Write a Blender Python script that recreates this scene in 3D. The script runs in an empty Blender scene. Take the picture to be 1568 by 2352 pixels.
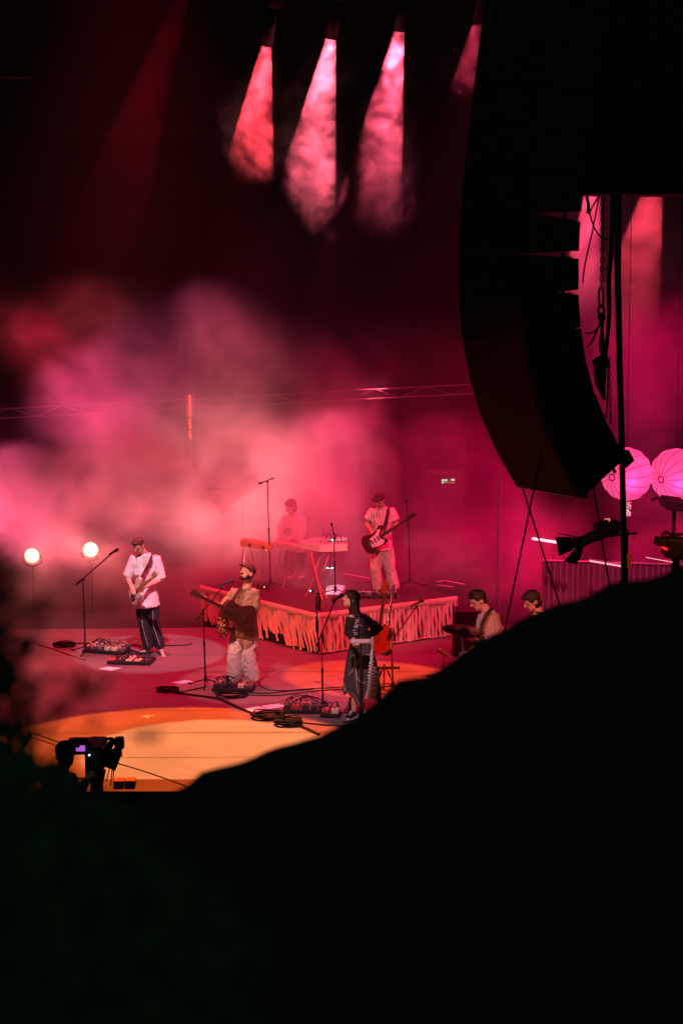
import bpy, math, random
from mathutils import Vector, Matrix, noise
R = math.radians
random.seed(7)
scn = bpy.context.scene
col = scn.collection

# ---------------------------------------------------------------- camera
FOC, PITCH, CZ = 4400.0, R(7.5), 6.0
cam_d = bpy.data.cameras.new('camera')
cam = bpy.data.objects.new('camera', cam_d); col.objects.link(cam)
cam.location = (0, 0, CZ); cam.rotation_euler = (R(90) - PITCH, 0, 0)
cam_d.sensor_fit = 'HORIZONTAL'; cam_d.sensor_width = 24.0; cam_d.lens = FOC / 1568 * 24
cam_d.clip_start = 0.05; cam_d.clip_end = 400
cam_d.dof.use_dof = True; cam_d.dof.focus_distance = 26.5; cam_d.dof.aperture_fstop = 3.0
scn.camera = cam
CF = Vector((0, math.cos(PITCH), -math.sin(PITCH))); CU = Vector((0, math.sin(PITCH), math.cos(PITCH)))
C0 = Vector((0, 0, CZ))
def ray(u, v): return CF + Vector((1, 0, 0)) * ((u - 784) / FOC) + CU * ((1176 - v) / FOC)
def at(u, v, z=0.0):                       # point of the plane z seen there
    d = ray(u, v); return C0 + d * ((z - CZ) / d.z)
def P(u, v, Y):                            # point at depth Y seen there
    d = ray(u, v); return C0 + d * (Y / d.y)

# ---------------------------------------------------------------- world, exposure, render
w = bpy.data.worlds.new('World'); scn.world = w; w.use_nodes = True
bg = w.node_tree.nodes['Background']; bg.inputs[0].default_value = (0.25, 0.55, 0.45, 1); bg.inputs[1].default_value = 0.045
vs = scn.view_settings
scn.display_settings.display_device = 'sRGB'
vs.view_transform = 'Standard'; vs.look = 'None'; vs.exposure = 0; vs.gamma = 1; vs.use_curve_mapping = False
cy = scn.cycles
scn.render.engine = 'CYCLES'
cy.use_denoising = True
try: cy.denoiser = 'OPENIMAGEDENOISE'; cy.denoising_input_passes = 'RGB_ALBEDO_NORMAL'
except Exception: pass
cy.use_adaptive_sampling = True; cy.adaptive_threshold = 0.02
cy.max_bounces = 5; cy.diffuse_bounces = 2; cy.glossy_bounces = 2; cy.transmission_bounces = 2; cy.volume_bounces = 0; cy.transparent_max_bounces = 8
cy.volume_step_rate = 2.0; cy.volume_max_steps = 256; cy.sample_clamp_indirect = 3; cy.caustics_reflective = False; cy.caustics_refractive = False

# ---------------------------------------------------------------- lights
def spot(name, loc, target, power, color, angle, blend=0.1, radius=0.05):
    d = bpy.data.lights.new(name, 'SPOT'); d.energy = power; d.color = color
    d.spot_size = R(angle); d.spot_blend = blend; d.shadow_soft_size = radius
    o = bpy.data.objects.new(name, d); col.objects.link(o)
    o.location = loc; o.rotation_euler = (Vector(target) - Vector(loc)).to_track_quat('-Z', 'Y').to_euler()
    return o
def point(name, loc, power, color, radius=0.1):
    d = bpy.data.lights.new(name, 'POINT'); d.energy = power; d.color = color; d.shadow_soft_size = radius
    o = bpy.data.objects.new(name, d); col.objects.link(o); o.location = loc; return o
RED = (1.0, 0.0, 0.10); CRIM = (1.0, 0.015, 0.13); PINK = (1.0, 0.10, 0.20); SALM = (1.0, 0.24, 0.22)
# red wash of the whole stage from unseen lamps overhead and at one side
spot('wash_lamp', (-3.2, 28.3, 13.2), at(330, 1500), 15500, (1, 0.0, 0.045), 46, 0.7, 0.15)
spot('wash_lamp', (2.4, 27.0, 13.2), at(840, 1500), 8500, (1, 0.0, 0.06), 44, 0.8, 0.15)
spot('wash_lamp', (9, 25, 8), at(900, 1400), 2600, (1, 0.0, 0.12), 60, 0.8, 0.15)
# crisp pools
def pool(u, v, r_deg, loc, power, color, blend=0.08, radius=0.06): return spot('pool_lamp', loc, at(u, v), power, color, r_deg, blend, radius)
pool(345, 1502, 8.1, (-2.2, 18.5, 13.0), 12500, (1, 0.50, 0.62))
pool(572, 1570, 7.4, (-2.6, 16.5, 12.6), 9500, (1, 0.34, 0.38))
pool(695, 1628, 7.4, (-0.4, 15.0, 12.0), 7000, (1, 0.42, 0.52))
pool(868, 1562, 9.6, (6.5, 21, 11.5), 46000, (1, 0.085, 0.010), 0.15)
pool(395, 1736, 20.5, (-1.8, 28.7, 12.6), 44000, (1, 0.115, 0.006), 0.05)
pool(480, 1725, 13.0, (-0.6, 28.6, 12.6), 23000, (1, 0.60, 0.24), 0.10)
spot('added_key_lamp', (-4.0, 21.0, 2.6), P(803, 1378, 24.7), 420, (1, 0.16, 0.08), 7, 0.5, 0.1)  # unseen spot added to redden the woman's face
# unseen spots added for the riser skirt, the drummer and the riser players
spot('added_key_lamp', (-6.5, 20, 6.5), P(600, 1425, 28), 4200, (1, 0.22, 0.14), 14, 0.5, 0.1)
spot('added_key_lamp', (3.5, 21.6, 3.0), P(1140, 1400, 24.2), 260, (1, 0.13, 0.02), 24, 0.5, 0.1)
spot('added_key_lamp', (-1.0, 15, 7.5), P(1110, 1410, 24.2), 2600, (1, 0.28, 0.38), 9, 0.4, 0.1)
spot('added_key_lamp', (-1.5, 14, 8.5), P(905, 1290, 29.5), 5500, (1, 0.24, 0.30), 9, 0.4, 0.1)
spot('added_key_lamp', (0.0, 15, 8.5), P(690, 1215, 31.6), 7000, (1, 0.36, 0.40), 8, 0.4, 0.1)
# unseen spots added to light the smoke
spot('added_smoke_lamp', P(660, 1300, 35.2), P(490, 1060, 33.4), 3600, (1, 0.235, 0.25), 84, 1.0, 0.35)
spot('added_smoke_lamp', (-8.8, 33.2, 0.6), P(300, 1060, 33.4), 4600, (1, 0.10, 0.22), 48, 0.7, 0.15)
spot('added_smoke_lamp', (-8.6, 32.6, 2.0), P(430, 820, 33.8), 3600, (1, 0.06, 0.27), 28, 0.9, 0.15)
spot('added_smoke_lamp', (1.0, 38.5, 4.0), P(690, 1200, 31.5), 6500, (1, 0.09, 0.18), 24, 0.9, 0.15)
spot('added_smoke_lamp', (6.5, 40.5, 9.5), P(960, 1190, 33), 4200, (1, 0.0, 0.06), 42, 0.9, 0.15)
spot('added_smoke_lamp', (8.8, 31.5, 0.8), P(1060, 1200, 32.5), 4500, (1, 0.0, 0.08), 44, 0.9, 0.15)

spot('added_smoke_lamp', P(930, 1395, 36.5), P(480, 1330, 32.2), 2600, (1, 0.14, 0.20), 26, 0.9, 0.15)
spot('added_smoke_lamp', (9.2, 30.6, 6.5), P(1490, 880, 31.9), 3200, (1, 0.0, 0.12), 38, 0.9, 0.15)

# ---------------------------------------------------------------- materials
MATS = {}
def mat(name, color, rough=0.6, metal=0.0, var=0.12, scale=8.0, bump=0.0, bscale=60.0, emit=None, estr=0.0, spec=0.5, stripes=None):
    if name in MATS: return MATS[name]
    m = bpy.data.materials.new(name); m.use_nodes = True; nt = m.node_tree; N = nt.nodes; L = nt.links
    b = N['Principled BSDF']; tc = N.new('ShaderNodeTexCoord')
    nz = N.new('ShaderNodeTexNoise'); nz.inputs['Scale'].default_value = scale; nz.inputs['Detail'].default_value = 5
    L.new(tc.outputs['Object'], nz.inputs['Vector'])
    mx = N.new('ShaderNodeMix'); mx.data_type = 'RGBA'
    mx.inputs['A'].default_value = (*[c * (1 - var) for c in color], 1); mx.inputs['B'].default_value = (*[min(1, c * (1 + var)) for c in color], 1)
    L.new(nz.outputs[0], mx.inputs['Factor']); out = mx.outputs['Result']
    if stripes:
        sc_, colr, th = stripes
        sp = N.new('ShaderNodeSeparateXYZ'); L.new(tc.outputs['Object'], sp.inputs[0])
        ad = N.new('ShaderNodeMath'); ad.operation = 'MULTIPLY_ADD'; ad.inputs[1].default_value = 0.6; L.new(sp.outputs['Y'], ad.inputs[0]); L.new(sp.outputs['X'], ad.inputs[2])
        m1 = N.new('ShaderNodeMath'); m1.operation = 'MULTIPLY'; m1.inputs[1].default_value = sc_; L.new(ad.outputs[0], m1.inputs[0])
        fr = N.new('ShaderNodeMath'); fr.operation = 'FRACT'; L.new(m1.outputs[0], fr.inputs[0])
        lt = N.new('ShaderNodeMath'); lt.operation = 'LESS_THAN'; lt.inputs[1].default_value = th; L.new(fr.outputs[0], lt.inputs[0])
        m2 = N.new('ShaderNodeMix'); m2.data_type = 'RGBA'; m2.inputs['B'].default_value = (*colr, 1)
        L.new(lt.outputs[0], m2.inputs['Factor']); L.new(out, m2.inputs['A']); out = m2.outputs['Result']
    L.new(out, b.inputs['Base Color'])
    b.inputs['Roughness'].default_value = rough; b.inputs['Metallic'].default_value = metal
    b.inputs['Specular IOR Level'].default_value = spec
    if bump:
        n2 = N.new('ShaderNodeTexNoise'); n2.inputs['Scale'].default_value = bscale; n2.inputs['Detail'].default_value = 6
        L.new(tc.outputs['Object'], n2.inputs['Vector'])
        bp = N.new('ShaderNodeBump'); bp.inputs['Strength'].default_value = bump; bp.inputs['Distance'].default_value = 0.02
        L.new(n2.outputs[0], bp.inputs['Height']); L.new(bp.outputs[0], b.inputs['Normal'])
    if emit:
        b.inputs['Emission Color'].default_value = (*emit, 1); b.inputs['Emission Strength'].default_value = estr
    MATS[name] = m; return m
M_floor = mat('stage_floor_paint', (0.115, 0.11, 0.11), 0.5, var=0.35, scale=1.6, bump=0.35, bscale=14, spec=0.08)
M_black = mat('black_fabric', (0.012, 0.012, 0.013), 0.9, var=0.3, scale=3)
M_blackp = mat('black_paint', (0.009, 0.009, 0.0095), 0.6, var=0.3, scale=12, bump=0.1)
M_cab = mat('black_cabinet', (0.004, 0.004, 0.004), 0.7, var=0.3, scale=12, bump=0.1)
M_cable = mat('black_rubber', (0.010, 0.010, 0.010), 0.8, spec=0.1)
M_dull = mat('dull_aluminium', (0.22, 0.21, 0.22), 0.8)
M_darkmetal = mat('dark_metal', (0.05, 0.05, 0.055), 0.35, 0.8, var=0.2)
M_chrome = mat('chrome', (0.75, 0.75, 0.78), 0.15, 1.0, var=0.05)
M_alu = mat('aluminium', (0.45, 0.45, 0.47), 0.4, 0.9)
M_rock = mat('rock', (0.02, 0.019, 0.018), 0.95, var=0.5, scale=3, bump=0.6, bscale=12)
M_ground = mat('ground', (0.03, 0.028, 0.026), 0.95, var=0.4, scale=2, bump=0.5, bscale=8)
M_leaf = mat('leaf', (0.06, 0.17, 0.07), 0.5, var=0.5, scale=5)
M_bark = mat('bark', (0.05, 0.035, 0.025), 0.9, var=0.4, bump=0.4)
M_skin = mat('skin', (0.62, 0.40, 0.30), 0.5, var=0.08, scale=12)
M_skin2 = mat('skin_deep', (0.46, 0.27, 0.19), 0.5, var=0.08, scale=12)
M_hair = mat('dark_hair', (0.02, 0.014, 0.011), 0.45, var=0.4, scale=60, bump=0.5, bscale=120)
M_hairb = mat('brown_hair', (0.075, 0.045, 0.028), 0.5, var=0.4, scale=60, bump=0.5, bscale=120)
M_white = mat('white_cotton', (0.82, 0.80, 0.80), 0.85, var=0.06, scale=5, bump=0.25, bscale=40)
M_olive = mat('olive_cotton', (0.27, 0.26, 0.16), 0.9, var=0.12, scale=5, bump=0.25, bscale=40)
M_cream = mat('cream_cotton', (0.62, 0.55, 0.48), 0.9, var=0.08, scale=5, bump=0.25, bscale=40)
M_jeans = mat('pale_denim', (0.62, 0.60, 0.60), 0.9, var=0.18, scale=6, bump=0.25, bscale=50)
M_khaki = mat('khaki_cotton', (0.66, 0.58, 0.48), 0.9, var=0.1, scale=6, bump=0.25, bscale=50)
M_dkden = mat('black_denim', (0.022, 0.02, 0.024), 0.9, var=0.2, scale=6, bump=0.25, bscale=50)
M_seam = mat('pale_seam', (0.45, 0.40, 0.40), 0.8)
M_knit = mat('black_knit', (0.018, 0.016, 0.018), 0.9, var=0.3, scale=30, bump=0.4, bscale=90)
M_skirt = mat('charcoal_cloth', (0.055, 0.053, 0.056), 0.85, var=0.3, scale=30, bump=0.4, bscale=90)
M_print = mat('pale_print', (0.55, 0.52, 0.50), 0.8)
M_stripe = mat('striped_shirt', (0.72, 0.66, 0.62), 0.85, var=0.05, bump=0.2, bscale=40, stripes=(26, (0.42, 0.32, 0.32), 0.3))
M_stripe2 = mat('pinstripe_shirt', (0.60, 0.55, 0.52), 0.85, var=0.05, bump=0.2, bscale=40, stripes=(34, (0.30, 0.24, 0.24), 0.3))
M_cap = mat('dark_cap', (0.055, 0.045, 0.035), 0.85, var=0.15)
M_rubber = mat('white_rubber', (0.78, 0.76, 0.74), 0.6)
M_cream_g = mat('cream_lacquer', (0.86, 0.76, 0.56), 0.15, var=0.05)
M_pickw = mat('white_plastic', (0.80, 0.80, 0.80), 0.3, var=0.03)
M_maple = mat('maple_neck', (0.60, 0.36, 0.14), 0.25, var=0.15, scale=20)
M_rose = mat('rosewood', (0.05, 0.025, 0.018), 0.4)
M_mahog = mat('dark_mahogany', (0.055, 0.018, 0.012), 0.2, var=0.3, scale=10)
M_redlac = mat('red_lacquer', (0.11, 0.014, 0.006), 0.12, var=0.2)
M_strap = mat('dark_strap', (0.03, 0.018, 0.02), 0.8)
M_skirtcl = mat('tan_drape', (0.58, 0.40, 0.32), 0.9, var=0.12, scale=6, bump=0.3, bscale=30)
M_carpet = mat('riser_carpet', (0.045, 0.04, 0.042), 0.95, var=0.3, scale=30, bump=0.4, bscale=120)
M_paper = mat('white_paper', (0.88, 0.88, 0.88), 0.8, var=0.02)
M_key = mat('keyboard_shell', (0.62, 0.50, 0.42), 0.5, var=0.06)
M_orange = mat('orange_lit_panel', (0.50, 0.24, 0.05), 0.5, var=0.08)  # orange stage light put into the keyboard shell colour
M_tube = mat('orange_lit_tube', (0.34, 0.15, 0.08), 0.4, 0.2)  # orange light on the keyboard legs put into this colour
M_cymbal = mat('brass_cymbal', (0.55, 0.36, 0.20), 0.25, 1.0, var=0.25, scale=14)
M_drum = mat('drum_shell', (0.25, 0.04, 0.04), 0.25, var=0.1)
M_head = mat('drum_head', (0.75, 0.72, 0.70), 0.5)
M_curt = mat('grey_curtain', (0.30, 0.26, 0.27), 0.95, var=0.1, scale=4, bump=0.2, bscale=30)
M_tape = mat('white_tape', (0.8, 0.78, 0.72), 0.6)
M_silver = mat('mirror_tile', (0.9, 0.8, 0.75), 0.08, 1.0, var=0.03)
def emitter(name, color, strength): return mat(name, tuple(0.5 * c for c in color), 0.5, emit=color, estr=strength)
E_blind = emitter('blinder_bulb', (1.0, 0.60, 0.38), 5)
E_lens = emitter('lens_glow', (1.0, 0.18, 0.22), 5)
E_lensr = emitter('lens_glow_red', (1.0, 0.10, 0.08), 4)
E_pink = None
E_green = emitter('green_led', (0.22, 1.0, 0.62), 1.3)
E_whiteled = emitter('white_led', (0.75, 0.85, 1.0), 8)
E_pinkled = emitter('pink_led', (1.0, 0.30, 0.40), 3.0)
E_redstrip = emitter('red_tube_light', (1.0, 0.10, 0.03), 1.4)
E_purple = emitter('viewfinder_picture', (0.45, 0.12, 0.65), 0.9)
def lantern_mat():
    m = bpy.data.materials.new('lantern_fabric'); m.use_nodes = True; nt = m.node_tree; N = nt.nodes; L = nt.links
    b = N['Principled BSDF']; b.inputs['Base Color'].default_value = (0.7, 0.3, 0.45, 1); b.inputs['Roughness'].default_value = 0.8
    tc = N.new('ShaderNodeTexCoord'); nz = N.new('ShaderNodeTexNoise'); nz.inputs['Scale'].default_value = 2.2; L.new(tc.outputs['Object'], nz.inputs['Vector'])
    lw = N.new('ShaderNodeMapRange'); lw.inputs['From Min'].default_value = 0.35; lw.inputs['From Max'].default_value = 0.65; lw.inputs['To Min'].default_value = 0.62; lw.inputs['To Max'].default_value = 0.9
    L.new(nz.outputs[0], lw.inputs['Value']); b.inputs['Emission Color'].default_value = (1.0, 0.085, 0.30, 1); L.new(lw.outputs[0], b.inputs['Emission Strength'])
    return m
M_lantern = lantern_mat()

# ---------------------------------------------------------------- helpers
ORG = {}
def put(o, parent):
    col.objects.link(o)
    if parent is not None: o.parent = parent
def thing(name, label, cat, loc, group=None):
    o = bpy.data.objects.new(name, None); o.empty_display_size = 0.2; col.objects.link(o); o.location = loc
    o['label'] = label; o['category'] = cat
    if group: o['group'] = group
    ORG[o.name] = Vector(loc); return o
def tag(o, label=None, cat=None, group=None, kind=None):
    if label: o['label'] = label
    if cat: o['category'] = cat
    if group: o['group'] = group
    if kind: o['kind'] = kind
    return o
def origin(p): return ORG[p.name] if p is not None else Vector((0, 0, 0))
def frame(axis, hint=Vector((0, 0, 1))):
    z = Vector(axis).normalized(); x = hint.cross(z)
    if x.length < 1e-4: x = Vector((1, 0, 0)).cross(z)
    x.normalize(); return x, z.cross(x), z
class MB:
    def __init__(s): s.v = []; s.f = []
    def add(s, vs_, fs): n = len(s.v); s.v += [Vector(p) for p in vs_]; s.f += [tuple(i + n for i in f) for f in fs]; return s
    def box(s, c, size, ax=None):
        c = Vector(c); X, Y, Z = ax or (Vector((1, 0, 0)), Vector((0, 1, 0)), Vector((0, 0, 1)))
        a, b, d = size[0] / 2, size[1] / 2, size[2] / 2
        p = [c + X * (a * i) + Y * (b * j) + Z * (d * k) for k in (-1, 1) for j in (-1, 1) for i in (-1, 1)]
        return s.add(p, [(0, 2, 3, 1), (4, 5, 7, 6), (0, 1, 5, 4), (2, 6, 7, 3), (0, 4, 6, 2), (1, 3, 7, 5)])
    def loft(s, secs, seg=12, caps=True):          # secs: (centre, half-axis a, half-axis b)
        vs_, fs = [], []
        for c, a, b in secs:
            for k in range(seg):
                t = 2 * math.pi * k / seg; vs_.append(Vector(c) + Vector(a) * math.cos(t) + Vector(b) * math.sin(t))
        for i in range(len(secs) - 1):
            for k in range(seg):
                k2 = (k + 1) % seg; fs.append((i * seg + k, i * seg + k2, (i + 1) * seg + k2, (i + 1) * seg + k))
        if caps: fs.append(tuple(reversed(range(seg)))); fs.append(tuple(range((len(secs) - 1) * seg, len(secs) * seg)))
        return s.add(vs_, fs)
    def tube(s, pts, r, seg=8, caps=True, round_=False):
        pts = [Vector(p) for p in pts]; n = len(pts); rs = r if isinstance(r, (list, tuple)) else [r] * n
        secs = []; X = None
        for i, p in enumerate(pts):
            d = (pts[min(i + 1, n - 1)] - pts[max(i - 1, 0)])
            if d.length < 1e-7: d = Vector((0, 0, 1))
            d.normalize()
            if X is None: X, Yv, _ = frame(d, Vector((0.13, 0.21, 1)))
            else:
                X = (X - d * X.dot(d)); X.normalize(); Yv = d.cross(X)
            if round_ and i == 0:
                for q in (0.0, 0.35, 0.7): secs.append((p - d * rs[0] * math.cos(math.asin(min(1, q + .05))) , X * rs[0] * (q + .05), Yv * rs[0] * (q + .05)))
            secs.append((p, X * rs[i], Yv * rs[i]))
            if round_ and i == n - 1:
                for q in (0.7, 0.35, 0.0): secs.append((p + d * rs[-1] * math.cos(math.asin(min(1, q + .05))), X * rs[-1] * (q + .05), Yv * rs[-1] * (q + .05)))
        return s.loft(secs, seg, caps)
    def ball(s, c, r, ax=None, seg=14, rings=9):
        r = (r, r, r) if not isinstance(r, (tuple, list)) else r
        X, Y, Z = ax or (Vector((1, 0, 0)), Vector((0, 1, 0)), Vector((0, 0, 1)))
        secs = []
        for i in range(rings + 1):
            t = math.pi * (0.02 + 0.96 * i / rings); q = math.sin(t)
            secs.append((Vector(c) - Z * (r[2] * math.cos(t)), X * (r[0] * q), Y * (r[1] * q)))
        return s.loft(secs, seg)
    def prism(s, poly, o, X, Y, Z, z0, z1):         # 2-D outline extruded along Z
        n = len(poly); o = Vector(o)
        vs_ = [o + X * a + Y * b + Z * z0 for a, b in poly] + [o + X * a + Y * b + Z * z1 for a, b in poly]
        return s.add(vs_, [tuple(reversed(range(n))), tuple(range(n, 2 * n))] + [(i, (i + 1) % n, n + (i + 1) % n, n + i) for i in range(n)])
    def mesh(s, off=Vector((0, 0, 0))):
        m = bpy.data.meshes.new('m'); m.from_pydata([tuple(p - off) for p in s.v], [], s.f); m.update(); return m
    def build(s, name, m, parent=None, smooth=False, bevel=0.0, kind=None):
        o = bpy.data.objects.new(name, s.mesh(origin(parent))); o.data.materials.append(m); put(o, parent)
        ORG[o.name] = origin(parent)
        if smooth:
            o.data.polygons.foreach_set('use_smooth', [True] * len(o.data.polygons))
            try: o.data.set_sharp_from_angle(angle=R(50))
            except Exception: pass
        if bevel:
            b = o.modifiers.new('bevel', 'BEVEL'); b.width = bevel; b.segments = 2; b.limit_method = 'ANGLE'; b.harden_normals = False
        if kind: o['kind'] = kind
        return o
    def organic(s, name, m, parent, voxel=0.012, smooth=6, wr=0.0, wf=9.0, stretch=(1, 1, .45)):   # union of closed shapes as one skin
        tmp = bpy.data.objects.new('tmp', s.mesh()); col.objects.link(tmp)
        r = tmp.modifiers.new('r', 'REMESH'); r.mode = 'VOXEL'; r.voxel_size = voxel
        k = tmp.modifiers.new('s', 'SMOOTH'); k.factor = 0.5; k.iterations = smooth
        dg = bpy.context.evaluated_depsgraph_get(); me = bpy.data.meshes.new_from_object(tmp.evaluated_get(dg))
        bpy.data.objects.remove(tmp)
        off = origin(parent)
        if wr:
            nrm = [v.normal.copy() for v in me.vertices]
            for v, n in zip(me.vertices, nrm):
                q = Vector((v.co.x * wf * stretch[0], v.co.y * wf * stretch[1], v.co.z * wf * stretch[2]))
                a = noise.noise(q * 1.6 + Vector((3.1, 0, 7))) ; q2 = q + Vector((a, a * .5, -a)) * 1.5
                h = 1 - abs(noise.noise(q2)) * 2.2 + 0.5 * noise.noise(q2 * 2.3)
                v.co += n * (wr * (h - 0.45))
        for v in me.vertices: v.co -= off
        me.materials.clear(); me.materials.append(m)
        me.polygons.foreach_set('use_smooth', [True] * len(me.polygons))
        o = bpy.data.objects.new(name, me); put(o, parent); ORG[o.name] = off; return o
def crom(pts, n=6, closed=False):
    pts = [Vector(p) for p in pts]; out = []; N_ = len(pts)
    rng = range(N_) if closed else range(N_ - 1)
    for i in rng:
        if closed: a, b, c, d = pts[(i - 1) % N_], pts[i], pts[(i + 1) % N_], pts[(i + 2) % N_]
        else: a, b, c, d = pts[max(i - 1, 0)], pts[i], pts[i + 1], pts[min(i + 2, N_ - 1)]
        for k in range(n):
            t = k / n; out.append(0.5 * ((2 * b) + (c - a) * t + (2 * a - 5 * b + 4 * c - d) * t * t + (3 * b - a - 3 * c + d) * t ** 3))
    if not closed: out.append(pts[-1])
    return out
def copy_tree(o, parent=None, loc=None, label=None):
    c = o.copy(); col.objects.link(c)
    if parent is not None: c.parent = parent
    if loc is not None: c.location = loc
    if label: c['label'] = label
    for ch in list(o.children): copy_tree(ch, c)
    return c
X_, Y_, Z_ = Vector((1, 0, 0)), Vector((0, 1, 0)), Vector((0, 0, 1))

# ================================================================ SETTING
def front_edge(x):            # y of the stage lip
    return 21.35 + 0.16 * (x + 1.6) ** 2 * 0.35 - 0.22 * (x + 1.6) * (1 if x < 3 else 0.4)
mb = MB(); xs = [-14 + i * 0.5 for i in range(57)]
top = [(x, min(front_edge(x), 27)) for x in xs]
n = len(xs)
vs_ = [(x, y, 0) for x, y in top] + [(x, 31.0 + .05 * (x + 2), 0) for x in xs] + [(x, y, -1.0) for x, y in top]
fs = [(i, i + 1, n + i + 1, n + i) for i in range(n - 1)] + [(2 * n + i, 2 * n + i + 1, i + 1, i) for i in range(n - 1)]
mb.add(vs_, fs); o = tag(mb.build('stage_floor', M_floor), kind='structure'); o.data.materials.append(M_black)
for p_ in o.data.polygons[n - 1:]: p_.material_index = 1
mb = MB(); mb.box((0, 37.4, -.53), (28, 13.6, 1.0)); tag(mb.build('backstage_floor', M_black), kind='structure')
mb = MB(); mb.add([(-150, -60, -1.004), (150, -60, -1.004), (150, 160, -1.004), (-150, 160, -1.004)], [(0, 1, 2, 3)])
tag(mb.build('ground', M_ground), kind='structure')
for k in range(7):          # joints between the deck sheets
    y = 22.6 + k * 1.22; mb = MB(); mb.add([(-9, y, .0035), (11, y + .25, .0035), (11, y + .262, .0035), (-9, y + .012, .0035)], [(0, 1, 2, 3)]); mb.build('deck_seam', M_black, bpy.data.objects['stage_floor'])
# stage house: black back wall, side walls and roof
mb = MB(); mb.box((0, 44.2, 7), (32, .3, 16)); tag(mb.build('back_wall', M_black), kind='structure')
mb = MB(); mb.box((-14.2, 35, 7), (.3, 18, 16)); tag(mb.build('side_wall', M_black), kind='structure')
mb = MB(); mb.box((14.2, 35, 7), (.3, 18, 16)); tag(mb.build('side_wall', M_black), kind='structure')
mb = MB(); mb.box((0, 35, 15.1), (32, 19, .3)); tag(mb.build('stage_roof', M_black), kind='structure')
# rocky rise between the camera and the stage
CR = [(-400, 1905), (0, 1880), (250, 1860), (380, 1828), (425, 1808), (470, 1772), (560, 1745), (640, 1718), (730, 1690), (790, 1662), (830, 1640), (875, 1598), (920, 1562), (985, 1553), (1030, 1520), (1090, 1480), (1150, 1450), (1200, 1420), (1290, 1383), (1340, 1370), (1420, 1340), (1500, 1325), (1568, 1298), (1800, 1225), (2300, 1120)]
crest = [P(u, v, 5.0) for u, v in CR]
def crest_z(x):
    if x <= crest[0].x: return crest[0].z
    for a, b in zip(crest, crest[1:]):
        if a.x <= x <= b.x: t = (x - a.x) / (b.x - a.x); t = t * t * (3 - 2 * t) * .5 + t * .5; return a.z + (b.z - a.z) * t
    return crest[-1].z + min(1.2, (x - crest[-1].x) * .25)
def terr(x, y):
    c = crest_z(x)
    nz = noise.noise(Vector((x * .5, y * .5, 1))) * .25 + noise.noise(Vector((x * 2.2, y * 2.2, 5))) * .06
    if y < 5: k = min(1, (5 - y) / 3.0); z = c * (1 - k) + min(c, 4.3) * k - (.10 * (5 - y) if y < 2 else 0) + nz * k * .5
    else: k = min(1, (y - 5) / 11.0); z = c + (-1.3 - c) * (k * .85 + .15 * k * k) + nz * min(1, k * 4) * (1 - k)
    return z
gx = sorted(set([-30, -22, -16, -11, -8, -6, -4.5, -3.5, -2.7, -2] + [round(-1.6 + i * .035, 4) for i in range(100)] + [2, 2.6, 3.4, 4.5, 6, 8, 11, 16, 22, 30]))
gy = [-12, -8, -5, -3, -1.5, -.5, .5, 1.5, 2.3, 3, 3.5, 4, 4.4, 4.7, 4.85, 5, 5.15, 5.4, 5.8, 6.4, 7.2, 8.2, 9.4, 10.8, 12.4, 14, 16.2]
mb = MB(); nx = len(gx)
mb.add([(x, y, terr(x, y) + (noise.noise(Vector((x * 9, y * 9, 2))) * .012 if abs(x) < 2 else 0)) for y in gy for x in gx],
       [(j * nx + i, j * nx + i + 1, (j + 1) * nx + i + 1, (j + 1) * nx + i) for j in range(len(gy) - 1) for i in range(nx - 1)])
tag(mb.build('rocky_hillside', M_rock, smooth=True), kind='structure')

# ================================================================ RISER
rc = at(728, 1506, 0); RZ = 0.64
c_front = at(728, 1409, RZ); c_right = at(1048, 1369, RZ); c_left = at(462, 1344, RZ)
c_back = c_left + (c_right - c_front)
riser = thing('stage_riser', 'carpeted riser with a torn tan cloth skirt behind the singer in the cap', 'riser', (c_front.x, c_front.y, 0))
def inset(a, t): m_ = (c_front + c_back) / 2; return m_ + (a - m_) * t
mb = MB(); q = [inset(p, .985) for p in (c_left, c_front, c_right, c_back)]
mb.add([(p.x, p.y, 0) for p in q] + [(p.x, p.y, RZ - .035) for p in q], [(3, 2, 1, 0), (4, 5, 6, 7), (0, 1, 5, 4), (1, 2, 6, 5), (2, 3, 7, 6), (3, 0, 4, 7)])
mb.build('frame', M_black, riser)
mb = MB(); q = [c_left, c_front, c_right, c_back]
mb.add([(p.x, p.y, RZ - .03) for p in q] + [(p.x, p.y, RZ) for p in q], [(3, 2, 1, 0), (4, 5, 6, 7), (0, 1, 5, 4), (1, 2, 6, 5), (2, 3, 7, 6), (3, 0, 4, 7)])
mb.build('deck', M_carpet, riser)
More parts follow.
